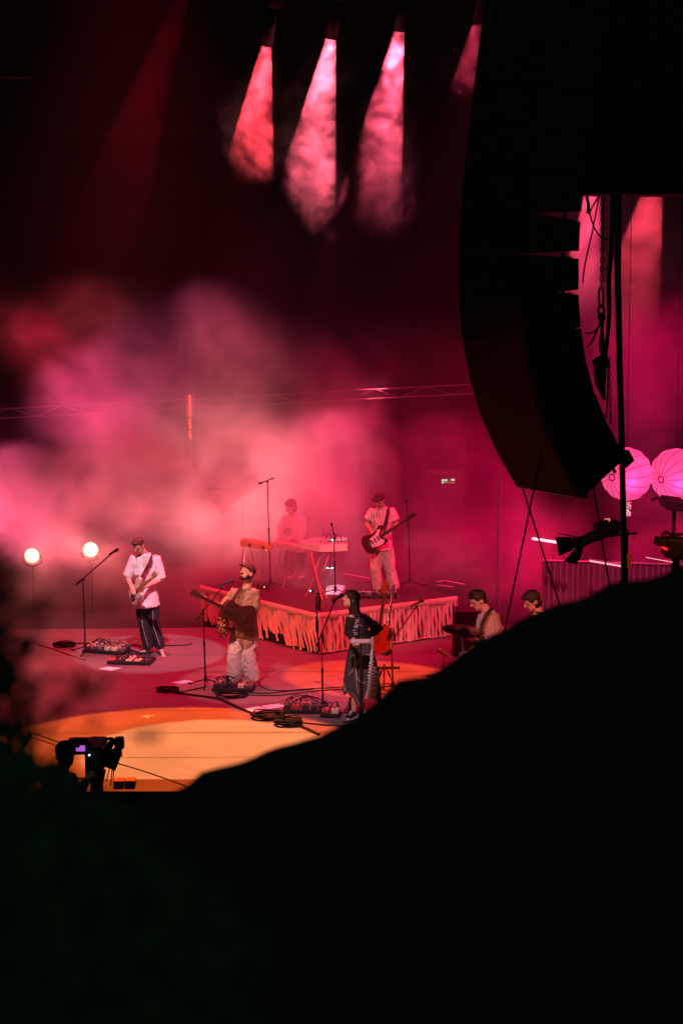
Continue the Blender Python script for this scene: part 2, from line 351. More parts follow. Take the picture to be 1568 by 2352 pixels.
def skirt(a, b, nst, sweep, ragged):
    d = (b - a); L_ = d.length; d.normalize(); out = Vector((d.y, -d.x, 0)); 
    if out.y > 0: out = -out
    mb = MB(); seg = 60; vs_ = []; hb = .10
    for i in range(seg + 1):
        t = i / seg; wv = .010 * math.sin(t * seg * 1.9) + .006 * noise.noise(Vector((t * 30, a.x, 0)))
        for z, k in ((RZ + .004, 0.3), (RZ - hb * .5, .6), (RZ - hb - .02 * abs(math.sin(t * 37)), 1)):
            p = a + d * (L_ * t) + out * (.018 + wv * k); vs_.append((p.x, p.y, z))
    fs = [(i * 3 + k, (i + 1) * 3 + k, (i + 1) * 3 + k + 1, i * 3 + k + 1) for i in range(seg) for k in range(2)]
    mb.add(vs_, fs); o = mb.build('skirt_band', M_skirtcl, riser, smooth=True)
    sm = o.modifiers.new('solid', 'SOLIDIFY'); sm.thickness = .006
    for j in range(nst):
        t0 = (j + .5) / nst; w0 = L_ / nst * (.60 if ragged else .50) * random.uniform(.8, 1.15)
        mb = MB(); ns = 9; vs_ = []
        drop = (RZ - .09) * (random.uniform(.88, 1.0) if ragged else random.uniform(.95, .99))
        if ragged and random.random() < .15: drop *= .75
        bow = random.uniform(.5, 1.0) * sweep; tw = random.uniform(-1, 1)
        for i in range(ns + 1):
            s_ = i / ns; z = RZ - .085 - drop * s_
            ww = w0 * (1 - (.38 if ragged else .10) * s_ ** 1.8 + .07 * math.sin(s_ * 7 + j * 1.7))
            shift = bow * s_ ** 1.8 * (1 + .3 * math.sin(j)) + .010 * math.sin(s_ * 9 + j * 2.1)
            ang = tw * .5 * s_
            for k in (-1, -.33, .33, 1):
                p = a + d * (L_ * t0 + shift + k * ww * math.cos(ang)) + out * (.022 + .022 * (1 - k * k) * math.cos(s_ * 3 + j) + .02 * s_ + k * ww * math.sin(ang))
                vs_.append((p.x, p.y, max(z, .006)))
        fs = [(i * 4 + k, i * 4 + k + 1, (i + 1) * 4 + k + 1, (i + 1) * 4 + k) for i in range(ns) for k in range(3)]
        mb.add(vs_, fs); mb.build('skirt_strip', M_skirtcl, riser, smooth=True)
skirt(c_left, c_front, 44, .16, True)
skirt(c_front, c_right, 34, .02, False)
mb = MB(); b0, b1 = c_front, c_right
mb.tube([(b0.x + .03, b0.y - .03, .03), (b1.x, b1.y - .03, .03)], .012); mb.build('bottom_rail', M_skirtcl, riser)
for a, b in ((at(930, 1345, RZ), at(1045, 1365, RZ)), (at(770, 1317, RZ), at(862, 1333, RZ)), (at(1003, 1343, RZ), at(1035, 1350, RZ))):
    pass
# white tape lines on the deck
for a, b in (((790, 1318), (850, 1329)), ((1003, 1344), (1040, 1349)), ((1003, 1337), (1022, 1334)), ((1022, 1334), (1068, 1343))):
    pa, pb = at(*a, RZ), at(*b, RZ)
    if True:
        d = (pb - pa).normalized(); nn = Vector((-d.y, d.x, 0)) * .02; z = Vector((0, 0, .005))
        mb = MB(); mb.add([pa - nn + z, pb - nn + z, pb + nn + z, pa + nn + z], [(0, 1, 2, 3)]); mb.build('tape_line', M_tape, riser)

# ================================================================ PEOPLE
def head_parts(root, c, f, up, s, skin, kind, hairm, capm=None, beard=False, build_body=None):
    """c head centre, f face direction; adds head shapes to build_body and hair/eyes/mouth as parts"""
    f = f.normalized(); x = f.cross(up).normalized(); u = x.cross(f).normalized()     # x = its left-right
    ax = (x, f, u); b = build_body
    b.ball(c + u * .018 * s, (.077 * s, .098 * s, .10 * s), ax, 16, 10)
    b.ball(c + f * .022 * s - u * .055 * s, (.060 * s, .068 * s, .065 * s), ax, 14, 8)
    b.ball(c + f * .062 * s - u * .092 * s, (.026 * s, .022 * s, .022 * s), ax, 10, 6)          # chin
    b.tube([c + f * .090 * s + u * .012 * s, c + f * .112 * s - u * .022 * s], [.010 * s, .017 * s], 8, round_=True)   # nose
    b.ball(c + f * .082 * s + u * .028 * s, (.050 * s, .014 * s, .011 * s), ax, 10, 6)          # brow
    for k in (-1, 1): b.ball(c + x * k * .079 * s - f * .005 * s - u * .01 * s, (.011 * s, .022 * s, .032 * s), ax, 8, 6)
    for k in (-1, 1):
        e = MB(); e.ball(c + x * k * .031 * s + f * .084 * s + u * .008 * s, (.014 * s, .010 * s, .008 * s), ax, 8, 6); e.build('eye', M_hair, root, smooth=True)
    e = MB(); e.ball(c + f * .086 * s - u * .052 * s, (.024 * s, .010 * s, .007 * s), ax, 8, 6); e.build('mouth', mat('lip', (.35, .10, .09), .5), root, smooth=True)
    if beard:
        h = MB(); h.ball(c + f * .052 * s - u * .088 * s, (.052 * s, .042 * s, .034 * s), ax, 12, 8)
        for k in (-1, 1): h.ball(c + x * k * .056 * s + f * .015 * s - u * .058 * s, (.018 * s, .045 * s, .035 * s), ax, 10, 6)
        h.ball(c + f * .092 * s - u * .036 * s, (.030 * s, .010 * s, .007 * s), ax, 8, 6)
        h.organic('beard', M_hair, root, .007, 2, .003, 60, (1, 1, 1))
    h = MB()
    if kind == 'short':
        h.ball(c - f * .014 * s + u * .038 * s, (.086 * s, .100 * s, .092 * s), ax, 16, 10)
        h.ball(c + f * .055 * s + u * .085 * s, (.060 * s, .045 * s, .035 * s), ax, 12, 8)
        h.ball(c - f * .055 * s - u * .03 * s, (.062 * s, .048 * s, .06 * s), ax, 12, 8)
        for q in range(26):
            t = random.uniform(0, 6.28); rr = random.uniform(.2, 1)
            p = c + x * (.08 * s * rr * math.cos(t)) + f * (.085 * s * rr * math.sin(t)) + u * (s * (.125 - .05 * rr * rr))
            h.tube([p, p + (p - c).normalized() * .02 * s + f * .02 * s], [.014 * s, .005 * s], 6, round_=True)
        h.organic('hair', hairm, root, .008, 2, .004, 55, (1, 1, 1))
    if kind == 'bob':
        h.ball(c - f * .014 * s + u * .036 * s, (.09 * s, .104 * s, .094 * s), ax, 16, 10)
        h.ball(c - f * .03 * s - u * .04 * s, (.085 * s, .075 * s, .085 * s), ax, 12, 8)
        h.ball(c + f * .055 * s + u * .075 * s, (.066 * s, .05 * s, .038 * s), ax, 12, 8)
        h.organic('hair', hairm, root, .008, 2, .006, 45, (1, 1, .4))
    if kind == 'cap':
        h.ball(c - f * .012 * s + u * .045 * s, (.087 * s, .103 * s, .083 * s), ax, 16, 10)
        h.organic('cap', capm, root, .008, 3)
        h = MB(); o = c + u * .055 * s + f * .06 * s; ns = 10; vs_ = []
        for i in range(ns + 1):
            t = math.pi * i / ns; 
            for k in (0.72, 1.0):
                vs_.append(o + x * (.076 * s * math.cos(t)) * (1 if k > .9 else .98) + f * (.11 * s * math.sin(t) * (1 if k > .9 else .1)) + u * (.012 * s * math.sin(t)) )
        h.add(vs_, [(i * 2, i * 2 + 2, i * 2 + 3, i * 2 + 1) for i in range(ns)]); v = h.build('cap_visor', capm, root, smooth=True)
        sm = v.modifiers.new('solid', 'SOLIDIFY'); sm.thickness = .008 * s
        h = MB(); h.ball(c - f * .05 * s - u * .02 * s, (.066 * s, .05 * s, .05 * s), ax, 12, 8); h.organic('hair', hairm, root, .008, 2)
    if kind == 'long':
        h.ball(c - f * .014 * s + u * .036 * s, (.094 * s, .110 * s, .094 * s), ax, 16, 10)
        h.ball(c + f * .066 * s + u * .062 * s, (.062 * s, .038 * s, .045 * s), ax, 12, 8)     # fringe
        back = c - f * .035 * s; down = Vector((0, 0, -1))
        h.loft([(back + u * .05 * s, x * .09 * s, f * .075 * s), (back - u * .03 * s, x * .098 * s, f * .088 * s), (back + down * .15 * s - f * .012, x * .10 * s, f * .082 * s),
                (back + down * .27 * s - f * .022, x * .098 * s, f * .072 * s), (back + down * .40 * s - f * .03, x * .075 * s, f * .045 * s), (back + down * .47 * s - f * .03, x * .04 * s, f * .02 * s)], 14)
        h.organic('hair', hairm, root, .009, 3, .007, 32, (1, 1, .12))
def hand(b, wrist, tip, curl, s=1.0):
    """palm with five fingers from wrist towards tip, closing along curl"""
    d = (tip - wrist).normalized(); cu = (curl - d * curl.dot(d)).normalized(); x = d.cross(cu)
    palm = wrist + d * .045 * s
    b.ball(palm, (.040 * s, .016 * s, .050 * s), (x, cu, d), 12, 8)
    for k, ln in ((-1.5, .80), (-.5, .95), (.5, 1.0), (1.5, .9)):
        p0 = palm + x * k * .0195 * s + d * .035 * s; l = .030 * s * ln
        p1 = p0 + d * l * 1.0 + cu * l * .25; p2 = p1 + d * l * .55 + cu * l * .8; p3 = p2 - d * l * .1 + cu * l * .8
        b.tube([p0, p1, p2, p3], [.0092 * s, .0088 * s, .008 * s, .007 * s], 8, round_=True)
    p0 = palm - x * .030 * s - d * .02 * s; p1 = p0 - x * .022 * s + d * .026 * s + cu * .010 * s; p2 = p1 + d * .026 * s + cu * .012 * s + x * .006
    b.tube([p0, p1, p2], [.012 * s, .010 * s, .0085 * s], 8, round_=True)
def person(label, Y, J, face, up=(0, 0, 1), s=1.0, skin=None, hair=('short', None), capm=None, beard=False, top=None, sleeve=.5, top_r=1.0, hem=None, bottom=None, leg_r=1.0, cuff=.97,
           shoes=None, belly=1.0, skirt_=None, skirt_m=None, curls=None, voxel=.009, headc=None, group=None, base_z=None, wr=.013):
    g = {k: P(v[0], v[1], Y + (v[2] if len(v) > 2 else 0)) for k, v in J.items()}
    feet = [g['toL'], g['toR'], g['anL'], g['anR']]
    base = (g['anL'] + g['anR']) / 2; z0 = min(p.z for p in (g['toL'], g['toR'])) - .03 if base_z is None else base_z
    for k in ('toL', 'toR'): g[k].z = z0 + .035
    for k in ('anL', 'anR'): g[k].z = max(g[k].z, z0 + .085) if base_z is None else z0 + .09
    root = thing('person', label, 'person', (base.x, base.y, z0), group)
    b = MB(); skin = skin or M_skin; f = Vector(face); upv = Vector(up)
    lat = (g['shR'] - g['shL']).normalized(); midsh = (g['shL'] + g['shR']) / 2; midhip = (g['hipL'] + g['hipR']) / 2
    latf = Vector((lat.x, lat.y, lat.z * .4)).normalized(); fw = latf.cross(midsh - midhip).normalized()
    if fw.y > 0: fw = -fw
    hc = g['head']; sh_w = (g['shR'] - g['shL']).length / 2 + .02; hip_w = (g['hipR'] - g['hipL']).length / 2
    chest = midsh.lerp(midhip, .28); waist = midsh.lerp(midhip, .68)
    hip_lat = (g['hipR'] - g['hipL']).normalized()
    def torso(mb_, k, hemf=None, hemw=1.08, low=None):
        cd, wd = .118 * k * (1 + (belly - 1) * .5), .115 * k * belly
        bel = fw * (belly - 1) * .10
        secs = [(midsh + Z_ * .045, latf * sh_w * .45 * k, fw * .06 * k), (midsh + Z_ * .005, latf * sh_w * .88 * k, fw * .088 * k), (chest, latf * sh_w * .90 * k, fw * cd), (waist + bel, latf * max(sh_w * .74, hip_w * 1.35) * k * (belly * .5 + .5), fw * wd * 1.02),
                (midhip + Z_ * .03 + bel * .6, hip_lat * (hip_w * 1.12 + .05) * k, fw * .125 * k * (belly * .4 + .6))]
        if hemf: secs.append((midhip - Z_ * hemf, hip_lat * (hip_w * 1.12 + .06) * k * hemw, fw * .14 * k))
        else: secs.append((midhip - Z_ * .05, hip_lat * (hip_w + .06) * k, fw * .11 * k))
        mb_.loft(secs, 18)
    torso(b, .93)
    neck = g.get('neck', midsh + Z_ * .03)
    b.tube([midsh - Z_ * .03, neck, hc - f.normalized() * .02 - upv * .05], [.075 * s, .056 * s, .052 * s], 12)
    for S in 'LR':
        b.tube([g['sh' + S], g['sh' + S].lerp(g['el' + S], .5), g['el' + S], g['el' + S].lerp(g['ha' + S], .35), g['ha' + S]], [.052, .046, .040, .040, .026], 10, round_=True)
        fo = (g['ha' + S] - g['el' + S]).normalized()
        cu = Vector((curls or {}).get(S, (0, 0, -1)))
        hand(b, g['ha' + S], g['ha' + S] + fo * .1, cu, s)
        b.tube([g['hip' + S], g['hip' + S].lerp(g['kn' + S], .5), g['kn' + S], g['kn' + S].lerp(g['an' + S], .4), g['an' + S]], [.082, .072, .052, .052, .034], 10, round_=True)
        b.tube([g['an' + S] - Z_ * .02, g['to' + S]], [.036, .026], 10, round_=True)
    head_parts(root, hc, f, upv, s, skin, hair[0], hair[1] or M_hair, capm, beard, b)
    b.organic('body', skin, root, voxel, 3)
    if top:
        t = MB(); torso(t, 1.09 * top_r, hem, 1.10 if hem and hem > .1 else 1.02)
        for S in 'LR':
            a, e, h = g['sh' + S], g['el' + S], g['ha' + S]; r0 = .072 * top_r
            inn = a.lerp(chest, .18)
            if sleeve <= 1: t.tube([inn, a - Z_ * .005, a.lerp(e, sleeve * .6), a.lerp(e, sleeve)], [r0 * .9, r0, r0 * .98, r0 * .96], 12, round_=False)
            else: t.tube([inn, a - Z_ * .005, a.lerp(e, .6), e, e.lerp(h, (sleeve - 1) * .5), e.lerp(h, sleeve - 1)], [r0 * .9, r0, r0 * .86, r0 * .82, r0 * .72, r0 * .62], 12)
        t.organic('shirt', top, root, .012, 2, wr, 11)
        cl = MB()                                       # collar
        nb = midsh + Z_ * .045
        cl.loft([(nb - Z_ * .02, latf * .088, fw * .080), (nb + Z_ * .02, latf * .072, fw * .068)], 16, caps=False)
        c_ = cl.build('collar', top, root, smooth=True); sm = c_.modifiers.new('solid', 'SOLIDIFY'); sm.thickness = .012
    if bottom:
        t = MB()
        t.loft([(midhip + Z_ * .09, hip_lat * (hip_w * 1.1 + .055), fw * .13 * belly), (midhip, hip_lat * (hip_w + .075), fw * .14 * belly), (midhip - Z_ * .10, hip_lat * (hip_w + .07), fw * .12)], 18)
        for S in 'LR':
            a, k, n_ = g['hip' + S] - Z_ * .02, g['kn' + S], g['kn' + S].lerp(g['an' + S], cuff)
            t.tube([a, a.lerp(k, .5), k, k.lerp(n_, .5), n_], [.098 * min(leg_r, 1.15), .096 * leg_r ** .7, .080 * leg_r, .080 * leg_r, .078 * leg_r], 14)
        t.organic('trousers', bottom, root, .012, 3, wr * .75, 8, (1, 1, .6))
    if shoes:
        for S in 'LR':
            a, t_ = g['an' + S], g['to' + S]; d = (t_ - a); d.z = 0; d.normalize(); x = Vector((-d.y, d.x, 0))
            heel = Vector((a.x, a.y, z0)) - d * .055
            sm_ = MB(); sm_.loft([(heel + Z_ * .035, x * .030, Z_ * .03), (heel + d * .07 + Z_ * .062, x * .040, Z_ * .058), (heel + d * .16 + Z_ * .048, x * .044, Z_ * .042), (heel + d * .24 + Z_ * .036, x * .043, Z_ * .026), (heel + d * .275 + Z_ * .03, x * .024, Z_ * .016)], 12)
            sh = sm_.organic('shoe', shoes, root, .008, 2)
            so = MB(); pts = []
            for i in range(16):
                tt = 2 * math.pi * i / 16; pts.append(heel + d * (.11 + .165 * math.cos(tt)) + x * (.047 * math.sin(tt) * (1 + .12 * math.cos(tt))))
            so.add([p + Z_ * .001 for p in pts] + [p + Z_ * .026 for p in pts], [tuple(reversed(range(16))), tuple(range(16, 32))] + [(i, (i + 1) % 16, 16 + (i + 1) % 16, 16 + i) for i in range(16)])
            so.build('sole', M_rubber, sh)
            if shoes is not M_rubber:
                tc_ = MB(); tc_.ball(heel + d * .245 + Z_ * .032, (.040, .032, .022), (x, d, Z_), 12, 8); tc_.build('toe_cap', M_rubber, sh, smooth=True)
                for q in range(4):
                    lc = MB(); c_ = heel + d * (.12 + q * .027) + Z_ * (.107 - q * .013); lc.box(c_, (.045, .008, .006), (x, d, Z_)); lc.build('lace', M_rubber, sh)
    return root, g, fw, latf

# --- guitars -----------------------------------------------------------------
def outline(kind):
    if kind == 'strat':
        p = [(-.225, 0), (-.212, .09), (-.15, .155), (-.06, .138), (0, .112), (.08, .128), (.17, .165), (.228, .135), (.19, .085), (.125, .05), (.125, -.03), (.16, -.065), (.17, -.115), (.10, -.13), (0, -.108), (-.07, -.138), (-.15, -.16), (-.212, -.1)]
    else:
        h = [(-.25, 0), (-.235, .115), (-.16, .195), (-.06, .175), (.02, .128), (.09, .128), (.18, .15), (.235, .10), (.25, 0)]
        p = h + [(a, -b) for a, b in reversed(h[1:-1])]
    return [(q.x, q.y) for q in crom([(a, b, 0) for a, b in p], 4, True)]
def guitar(label, kind, bc, hd, nrm, bodym, neckm, fretm, pick=None, strap=None, cat='guitar', tiles=False):
    X = (hd - bc).normalized(); Z = (Vector(nrm) - X * Vector(nrm).dot(X)).normalized(); Y = Z.cross(X)
    sc_ = 1.0; th = .045 if kind == 'strat' else .10
    root = thing('guitar', label, cat, bc)
    ol = outline(kind)
    mb = MB(); mb.prism(ol, bc, X, Y, Z, -th / 2, th / 2); mb.build('body', bodym, root, smooth=True, bevel=.008)
    n0 = .12 if kind == 'strat' else .22
    mb = MB(); mb.prism([(n0, -.028), (n0, .028), (.60, .022), (.60, -.022)], bc, X, Y, Z, th / 2 - .012, th / 2 + .008); mb.build('neck', neckm, root, bevel=.004)
    mb = MB(); f0 = .085 if kind == 'strat' else .10; mb.prism([(f0, -.029), (f0, .029), (.60, .0215), (.60, -.0215)], bc, X, Y, Z, th / 2 + .0082, th / 2 + .014); fb = mb.build('fretboard', fretm, root)
    for q in range(1, 20, 1):
        xx = .60 - .64 * (1 - 2 ** (-q / 12))
        if xx < f0 + .01: break
        mb = MB(); mb.box(bc + X * xx + Z * (th / 2 + .0145), (.0022, .044, .0015), (X, Y, Z)); mb.build('fret', M_chrome, fb)
    mb = MB()
    hs = [(.60, -.021), (.60, .021), (.63, .045), (.70, .042), (.775, .030), (.79, .0), (.77, -.028), (.66, -.03)] if kind == 'strat' else [(.60, -.024), (.60, .024), (.63, .036), (.78, .042), (.78, -.042), (.63, -.036)]
    mb.prism(hs, bc, X, Y, Z, th / 2 - .008, th / 2 + .007); hsd = mb.build('headstock', neckm if kind == 'strat' else fretm, root, bevel=.003)
    for q in range(6):
        if kind == 'strat': c_ = bc + X * (.645 + q * .023) + Y * .052
        else: c_ = bc + X * (.65 + (q % 3) * .045) + Y * (.055 if q < 3 else -.055)
        mb = MB(); mb.ball(c_ + Z * th / 2, (.009, .012, .009), (X, Y, Z), 8, 6); mb.build('tuning_peg', M_chrome, hsd)
    if pick:
        pg = [(-.02, -.10), (-.10, -.075), (-.07, .03), (-.055, .065), (.05, .075), (.12, .12), (.16, .10), (.10, .045), (.10, -.035), (.13, -.08), (.08, -.11)]
        mb = MB(); mb.prism([(q.x, q.y) for q in crom([(a, b, 0) for a, b in pg], 3, True)], bc, X, Y, Z, th / 2 + .001, th / 2 + .0045); mb.build('pickguard', pick, root)
        for xx in (-.055, 0, .055):
            mb = MB(); mb.box(bc + X * xx + Z * (th / 2 + .009), (.018, .08, .008), (X, Y, Z)); mb.build('pickup', M_pickw if pick is not M_pickw else M_blackp, root)
        for k in range(3):
            mb = MB(); c_ = bc + X * (-.06 - k * .028) + Y * (-.075 - k * .012); mb.tube([c_ + Z * (th / 2), c_ + Z * (th / 2 + .016)], .011, 10); mb.build('knob', M_blackp, root)
        mb = MB(); mb.box(bc - X * .115 + Z * (th / 2 + .006), (.04, .075, .010), (X, Y, Z)); mb.build('bridge', M_chrome, root, bevel=.002)
    else:
        if kind != 'strat':
            mb = MB(); mb.tube([bc + X * .055 + Z * (th / 2 + .0005), bc + X * .055 + Z * (th / 2 + .003)], .052, 20); mb.build('sound_hole', M_black, root)
            mb = MB(); mb.box(bc - X * .10 + Z * (th / 2 + .005), (.03, .15, .010), (X, Y, Z)); mb.build('bridge', M_rose, root)
    mb = MB()
    for q in range(6):
        y = -.018 + q * .0072; mb.tube([bc - X * .11 + Y * y * 1.3 + Z * (th / 2 + .016), bc + X * .61 + Y * y * .9 + Z * (th / 2 + .018)], .0009, 4)
    mb.build('strings', M_chrome, root)
    if strap:
        pts = crom([bc + X * .2 + Y * .12 * (1 if kind == 'strat' else .6)] + strap + [bc - X * .22], 6); mb = MB()
        secs = []
        for i, p in enumerate(pts):
            d = (pts[min(i + 1, len(pts) - 1)] - pts[max(i - 1, 0)]).normalized(); a = d.cross(Vector((0, -1, .2))).normalized()
            secs.append((p, a * .026, Vector((0, -1, 0)) * .004))
        mb.loft(secs, 6); mb.build('strap', M_strap, root, smooth=True)
    return root, X, Y, Z

# --- person: guitarist in the white shirt -----------------------------------------
r1, g1, fw1, lt1 = person('man in open white shirt and black trousers bending his head over a cream electric guitar', 28.85,
    dict(head=(319, 1253, -.10), neck=(331, 1271, -.02), shL=(311, 1281), shR=(357, 1281), elL=(293, 1325, .02), elR=(371, 1331, -.02), haL=(303, 1352, -.26), haR=(332, 1349, -.30),
         hipL=(325, 1384), hipR=(350, 1382), knL=(330, 1434, -.03), knR=(355, 1436, .02), anL=(341, 1490, .02), anR=(369, 1489, .05), toL=(316, 1502, -.06), toR=(376, 1509, -.16)),
    (-.45, -.8, -.55), (-.25, -.3, 1), skin=M_skin, hair=('short', M_hairb), top=M_white, sleeve=.98, top_r=1.14, hem=.07, bottom=M_dkden, leg_r=1.02, shoes=M_dkden, curls={'L': (.3, .8, -.3), 'R': (.2, .9, .5)})
for a, kk, c_ in (('hipL', 'knL', 'anL'), ('hipR', 'knR', 'anR')):   # pale side seams
    mb = MB(); mb.tube([g1[a] + Vector((.015, -.105, -.12)), g1[kk] + Vector((-.01, -.095, .0)), g1[c_] + Vector((0, -.092, .06))], .0045, 5); mb.build('side_seam', M_seam, r1)
mb = MB(); mb.box((g1['shL'] + g1['shR']) / 2 + fw1 * .135 - Z_ * .30, (.012, .01, .55), (lt1, fw1, Z_)); mb.build('button_placket', M_white, r1)
for k in (-1, 1):
    mb = MB(); mb.box((g1['shL'] + g1['shR']) / 2 + fw1 * .140 - Z_ * .20 + lt1 * .11 * k, (.09, .008, .09), (lt1, fw1, Z_)); mb.build('pocket', M_white, r1, bevel=.003)
guitar('cream double-horned electric guitar with white pickguard held by the man in the white shirt', 'strat', P(314, 1360, 28.55), P(371, 1312, 27.9), (-.45, -.85, .25), M_cream_g, M_maple, M_maple, M_pickw,
       strap=[P(330, 1318, 28.62), P(344, 1292, 28.66), P(347, 1276, 28.80), P(340, 1290, 29.08), P(320, 1345, 29.05)])

cn = (g1['shL'] + g1['shR']) / 2 + Z_ * .03
mb = MB(); mb.add([cn - lt1 * .055 + fw1 * .10, cn + lt1 * .055 + fw1 * .10, cn - Z_ * .20 + fw1 * .150, cn - lt1 * .055 + fw1 * .06, cn + lt1 * .055 + fw1 * .06, cn - Z_ * .20 + fw1 * .11], [(0, 2, 1), (3, 4, 5), (0, 1, 4, 3), (1, 2, 5, 4), (2, 0, 3, 5)]); mb.build('bare_chest', M_skin, r1)
# --- person: singer ---------------------------------------------------------------
r2, g2, fw2, lt2 = person('bearded singer in dark cap and olive shirt tilting his head back at the centre microphone', 26.6,
    dict(head=(568, 1316, -.04), neck=(571, 1337, 0), shL=(541, 1360), shR=(583, 1359), elL=(514, 1396, -.02), elR=(584, 1399, -.08), haL=(475, 1379, -.20), haR=(540, 1407, -.32),
         hipL=(550, 1446), hipR=(575, 1446), knL=(540, 1500, -.05), knR=(570, 1500, -.02), anL=(537, 1560, -.02), anR=(580, 1563, 0), toL=(512, 1568, -.14), toR=(566, 1580, -.20)),
    (-.62, -.72, .42), (.35, .3, 1), s=1.06, skin=M_skin, hair=('cap', M_hair), capm=M_cap, beard=True, top=M_olive, sleeve=1.02, top_r=1.22, hem=.08, bottom=M_jeans, leg_r=1.38, cuff=1.0,
    shoes=M_rubber, belly=1.30, curls={'L': (.4, .7, .6), 'R': (-.3, .8, -.4)}, wr=.017)
guitar('dark acoustic guitar held with its neck to the left by the singer in the cap', 'acoustic', P(546, 1412, 26.27), P(446, 1364, 26.05), (.05, -1, .28), M_mahog, M_mahog, M_rose, None,
       strap=[P(531, 1385, 26.3), P(548, 1358, 26.40), P(556, 1349, 26.62), P(575, 1370, 26.85), P(583, 1410, 26.8)])
mroot = thing('mirrored_bag', 'small pouch covered in square mirror tiles hanging at the singer\'s hip beside his jeans', 'bag', P(512, 1458, 26.35))
mc = P(512, 1440, 26.35)
mb = MB(); mb.loft([(mc + Z_ * .13, X_ * .075, Y_ * .03), (mc + Z_ * .06, X_ * .088, Y_ * .055), (mc - Z_ * .05, X_ * .085, Y_ * .06), (mc - Z_ * .13, X_ * .055, Y_ * .04), (mc - Z_ * .15, X_ * .03, Y_ * .02)], 14)
mb.build('pouch', M_tube, mroot, smooth=True)
for j in range(7):
    for i in range(6):
        if random.random() < .12: continue
        a = -1.15 + i * .46; z = .11 - j * .037; rr = .085 - .03 * max(0, -z - .03) / .1
        n_ = Vector((math.sin(a), -math.cos(a) * .75, random.uniform(-.25, .35))).normalized(); n_ = (n_ + Vector((random.uniform(-.25, .25), 0, random.uniform(-.25, .25)))).normalized()
        x, y, z_ = frame(n_); mb = MB(); mb.box(mc + Vector((rr * math.sin(a), -math.cos(a) * .062, z)), (.024, .024, .005), (x, y, z_)); mb.build('mirror_tile', M_silver, mroot)
mb = MB(); mb.tube([mc + Z_ * .12 + X_ * .05, P(530, 1400, 26.35), P(541, 1362, 26.42)], .004); mb.build('cord', M_strap, mroot)

# --- person: guitarist on the riser -------------------------------------------------
r3, g3, fw3, lt3 = person('man in dark cap, striped short-sleeved shirt and pale rolled trousers standing on the riser', 30.35,
    dict(head=(872, 1149, -.08), neck=(877, 1163, 0), shL=(857, 1174), shR=(897, 1173), elL=(843, 1202, .0), elR=(911, 1205, -.03), haL=(855, 1226, -.24), haR=(906, 1212, -.26),
         hipL=(867, 1256), hipR=(888, 1256), knL=(862, 1308, -.04), knR=(896, 1308, -.03), anL=(869, 1356, 0), anR=(906, 1360, 0), toL=(864, 1368, -.14), toR=(909, 1372, -.16)),
    (-.5, -.75, -.35), (-.1, -.2, 1), s=1.0, skin=M_skin2, hair=('cap', M_hair), capm=M_cap, top=M_stripe, sleeve=.72, top_r=1.15, hem=.04, bottom=M_khaki, leg_r=1.12, cuff=.90, shoes=M_dkden,
    curls={'L': (.3, .8, -.3), 'R': (.2, .9, .5)}, base_z=RZ)
guitar('dark electric guitar with a large white pickguard held by the man on the riser', 'strat', P(862, 1241, 30.0), P(950, 1184, 29.9), (-.2, -1, .22), M_mahog, M_mahog, M_rose, M_pickw,
       strap=[P(882, 1210, 30.1), P(889, 1185, 30.15), P(890, 1169, 30.28), P(880, 1180, 30.55), P(860, 1230, 30.5)])

# --- person: keyboard player ----------------------------------------------------------
r4, g4, fw4, lt4 = person('keyboard player in a pale shirt leaning over the keys on the riser', 32.2,
    dict(head=(668, 1163, -.10), neck=(672, 1180, -.02), shL=(658, 1192, -.03), shR=(690, 1191, .06), elL=(646, 1219, -.05), elR=(694, 1226, 0), haL=(640, 1240, -.22), haR=(655, 1241, -.28),
         hipL=(668, 1256, .08), hipR=(688, 1256, .1), knL=(664, 1300, 0), knR=(688, 1300, .04), anL=(668, 1340, .05), anR=(692, 1340, .08), toL=(662, 1346, -.1), toR=(688, 1348, -.06)),
    (-.7, -.6, -.35), (-.1, -.2, 1), s=1.0, skin=M_skin, hair=('bob', M_hairb), top=M_cream, sleeve=1.2, top_r=1.25, hem=.05, bottom=M_dkden, shoes=M_dkden, belly=1.15, base_z=RZ)

# --- person: woman singer ----------------------------------------------------------------
r5, g5, fw5, lt5 = person('woman with long black hair, black sweater and draped charcoal skirt, hand on her hip', 24.75,
    dict(head=(806, 1376, 0), neck=(812, 1401, 0), shL=(806, 1421, -.10), shR=(832, 1420, .10), elL=(800, 1452, -.12), elR=(871, 1444, .10), haL=(812, 1470, -.22), haR=(842, 1462, .02),
         hipL=(818, 1500, -.04), hipR=(840, 1500, .05), knL=(816, 1560, -.05), knR=(832, 1560, .05), anL=(812, 1622, -.05), anR=(830, 1618, .05), toL=(798, 1640, -.2), toR=(838, 1634, -.05)),
    (-.93, -.36, .28), (.2, .1, 1), s=.98, skin=M_skin, hair=('long', M_hair), top=M_knit, sleeve=1.9, top_r=.98, hem=.02, shoes=M_blackp, curls={'R': (-1, 0, -.3), 'L': (0, 1, 0)}, base_z=0)
hm = (g5['hipL'] + g5['hipR']) / 2
mb = MB(); seg = 48; vs_ = []; rows = [(.14, .130, .0), (.02, .170, .0), (-.12, .195, .2), (-.26, .215, .5), (-.40, .225, 1.0), (-.48, .215, 1.5)]
for dz, rr, ruf in rows:
    for i in range(seg):
        t = 2 * math.pi * i / seg
        k = 1 + ruf * (.12 * math.sin(5 * t + 1) + .08 * math.sin(9 * t)) ; dzz = dz - ruf * .10 * (math.sin(3 * t + .6) + .5 * math.sin(7 * t))
        vs_.append(hm + Vector((rr * k * math.cos(t), rr * .85 * k * math.sin(t), dzz)))
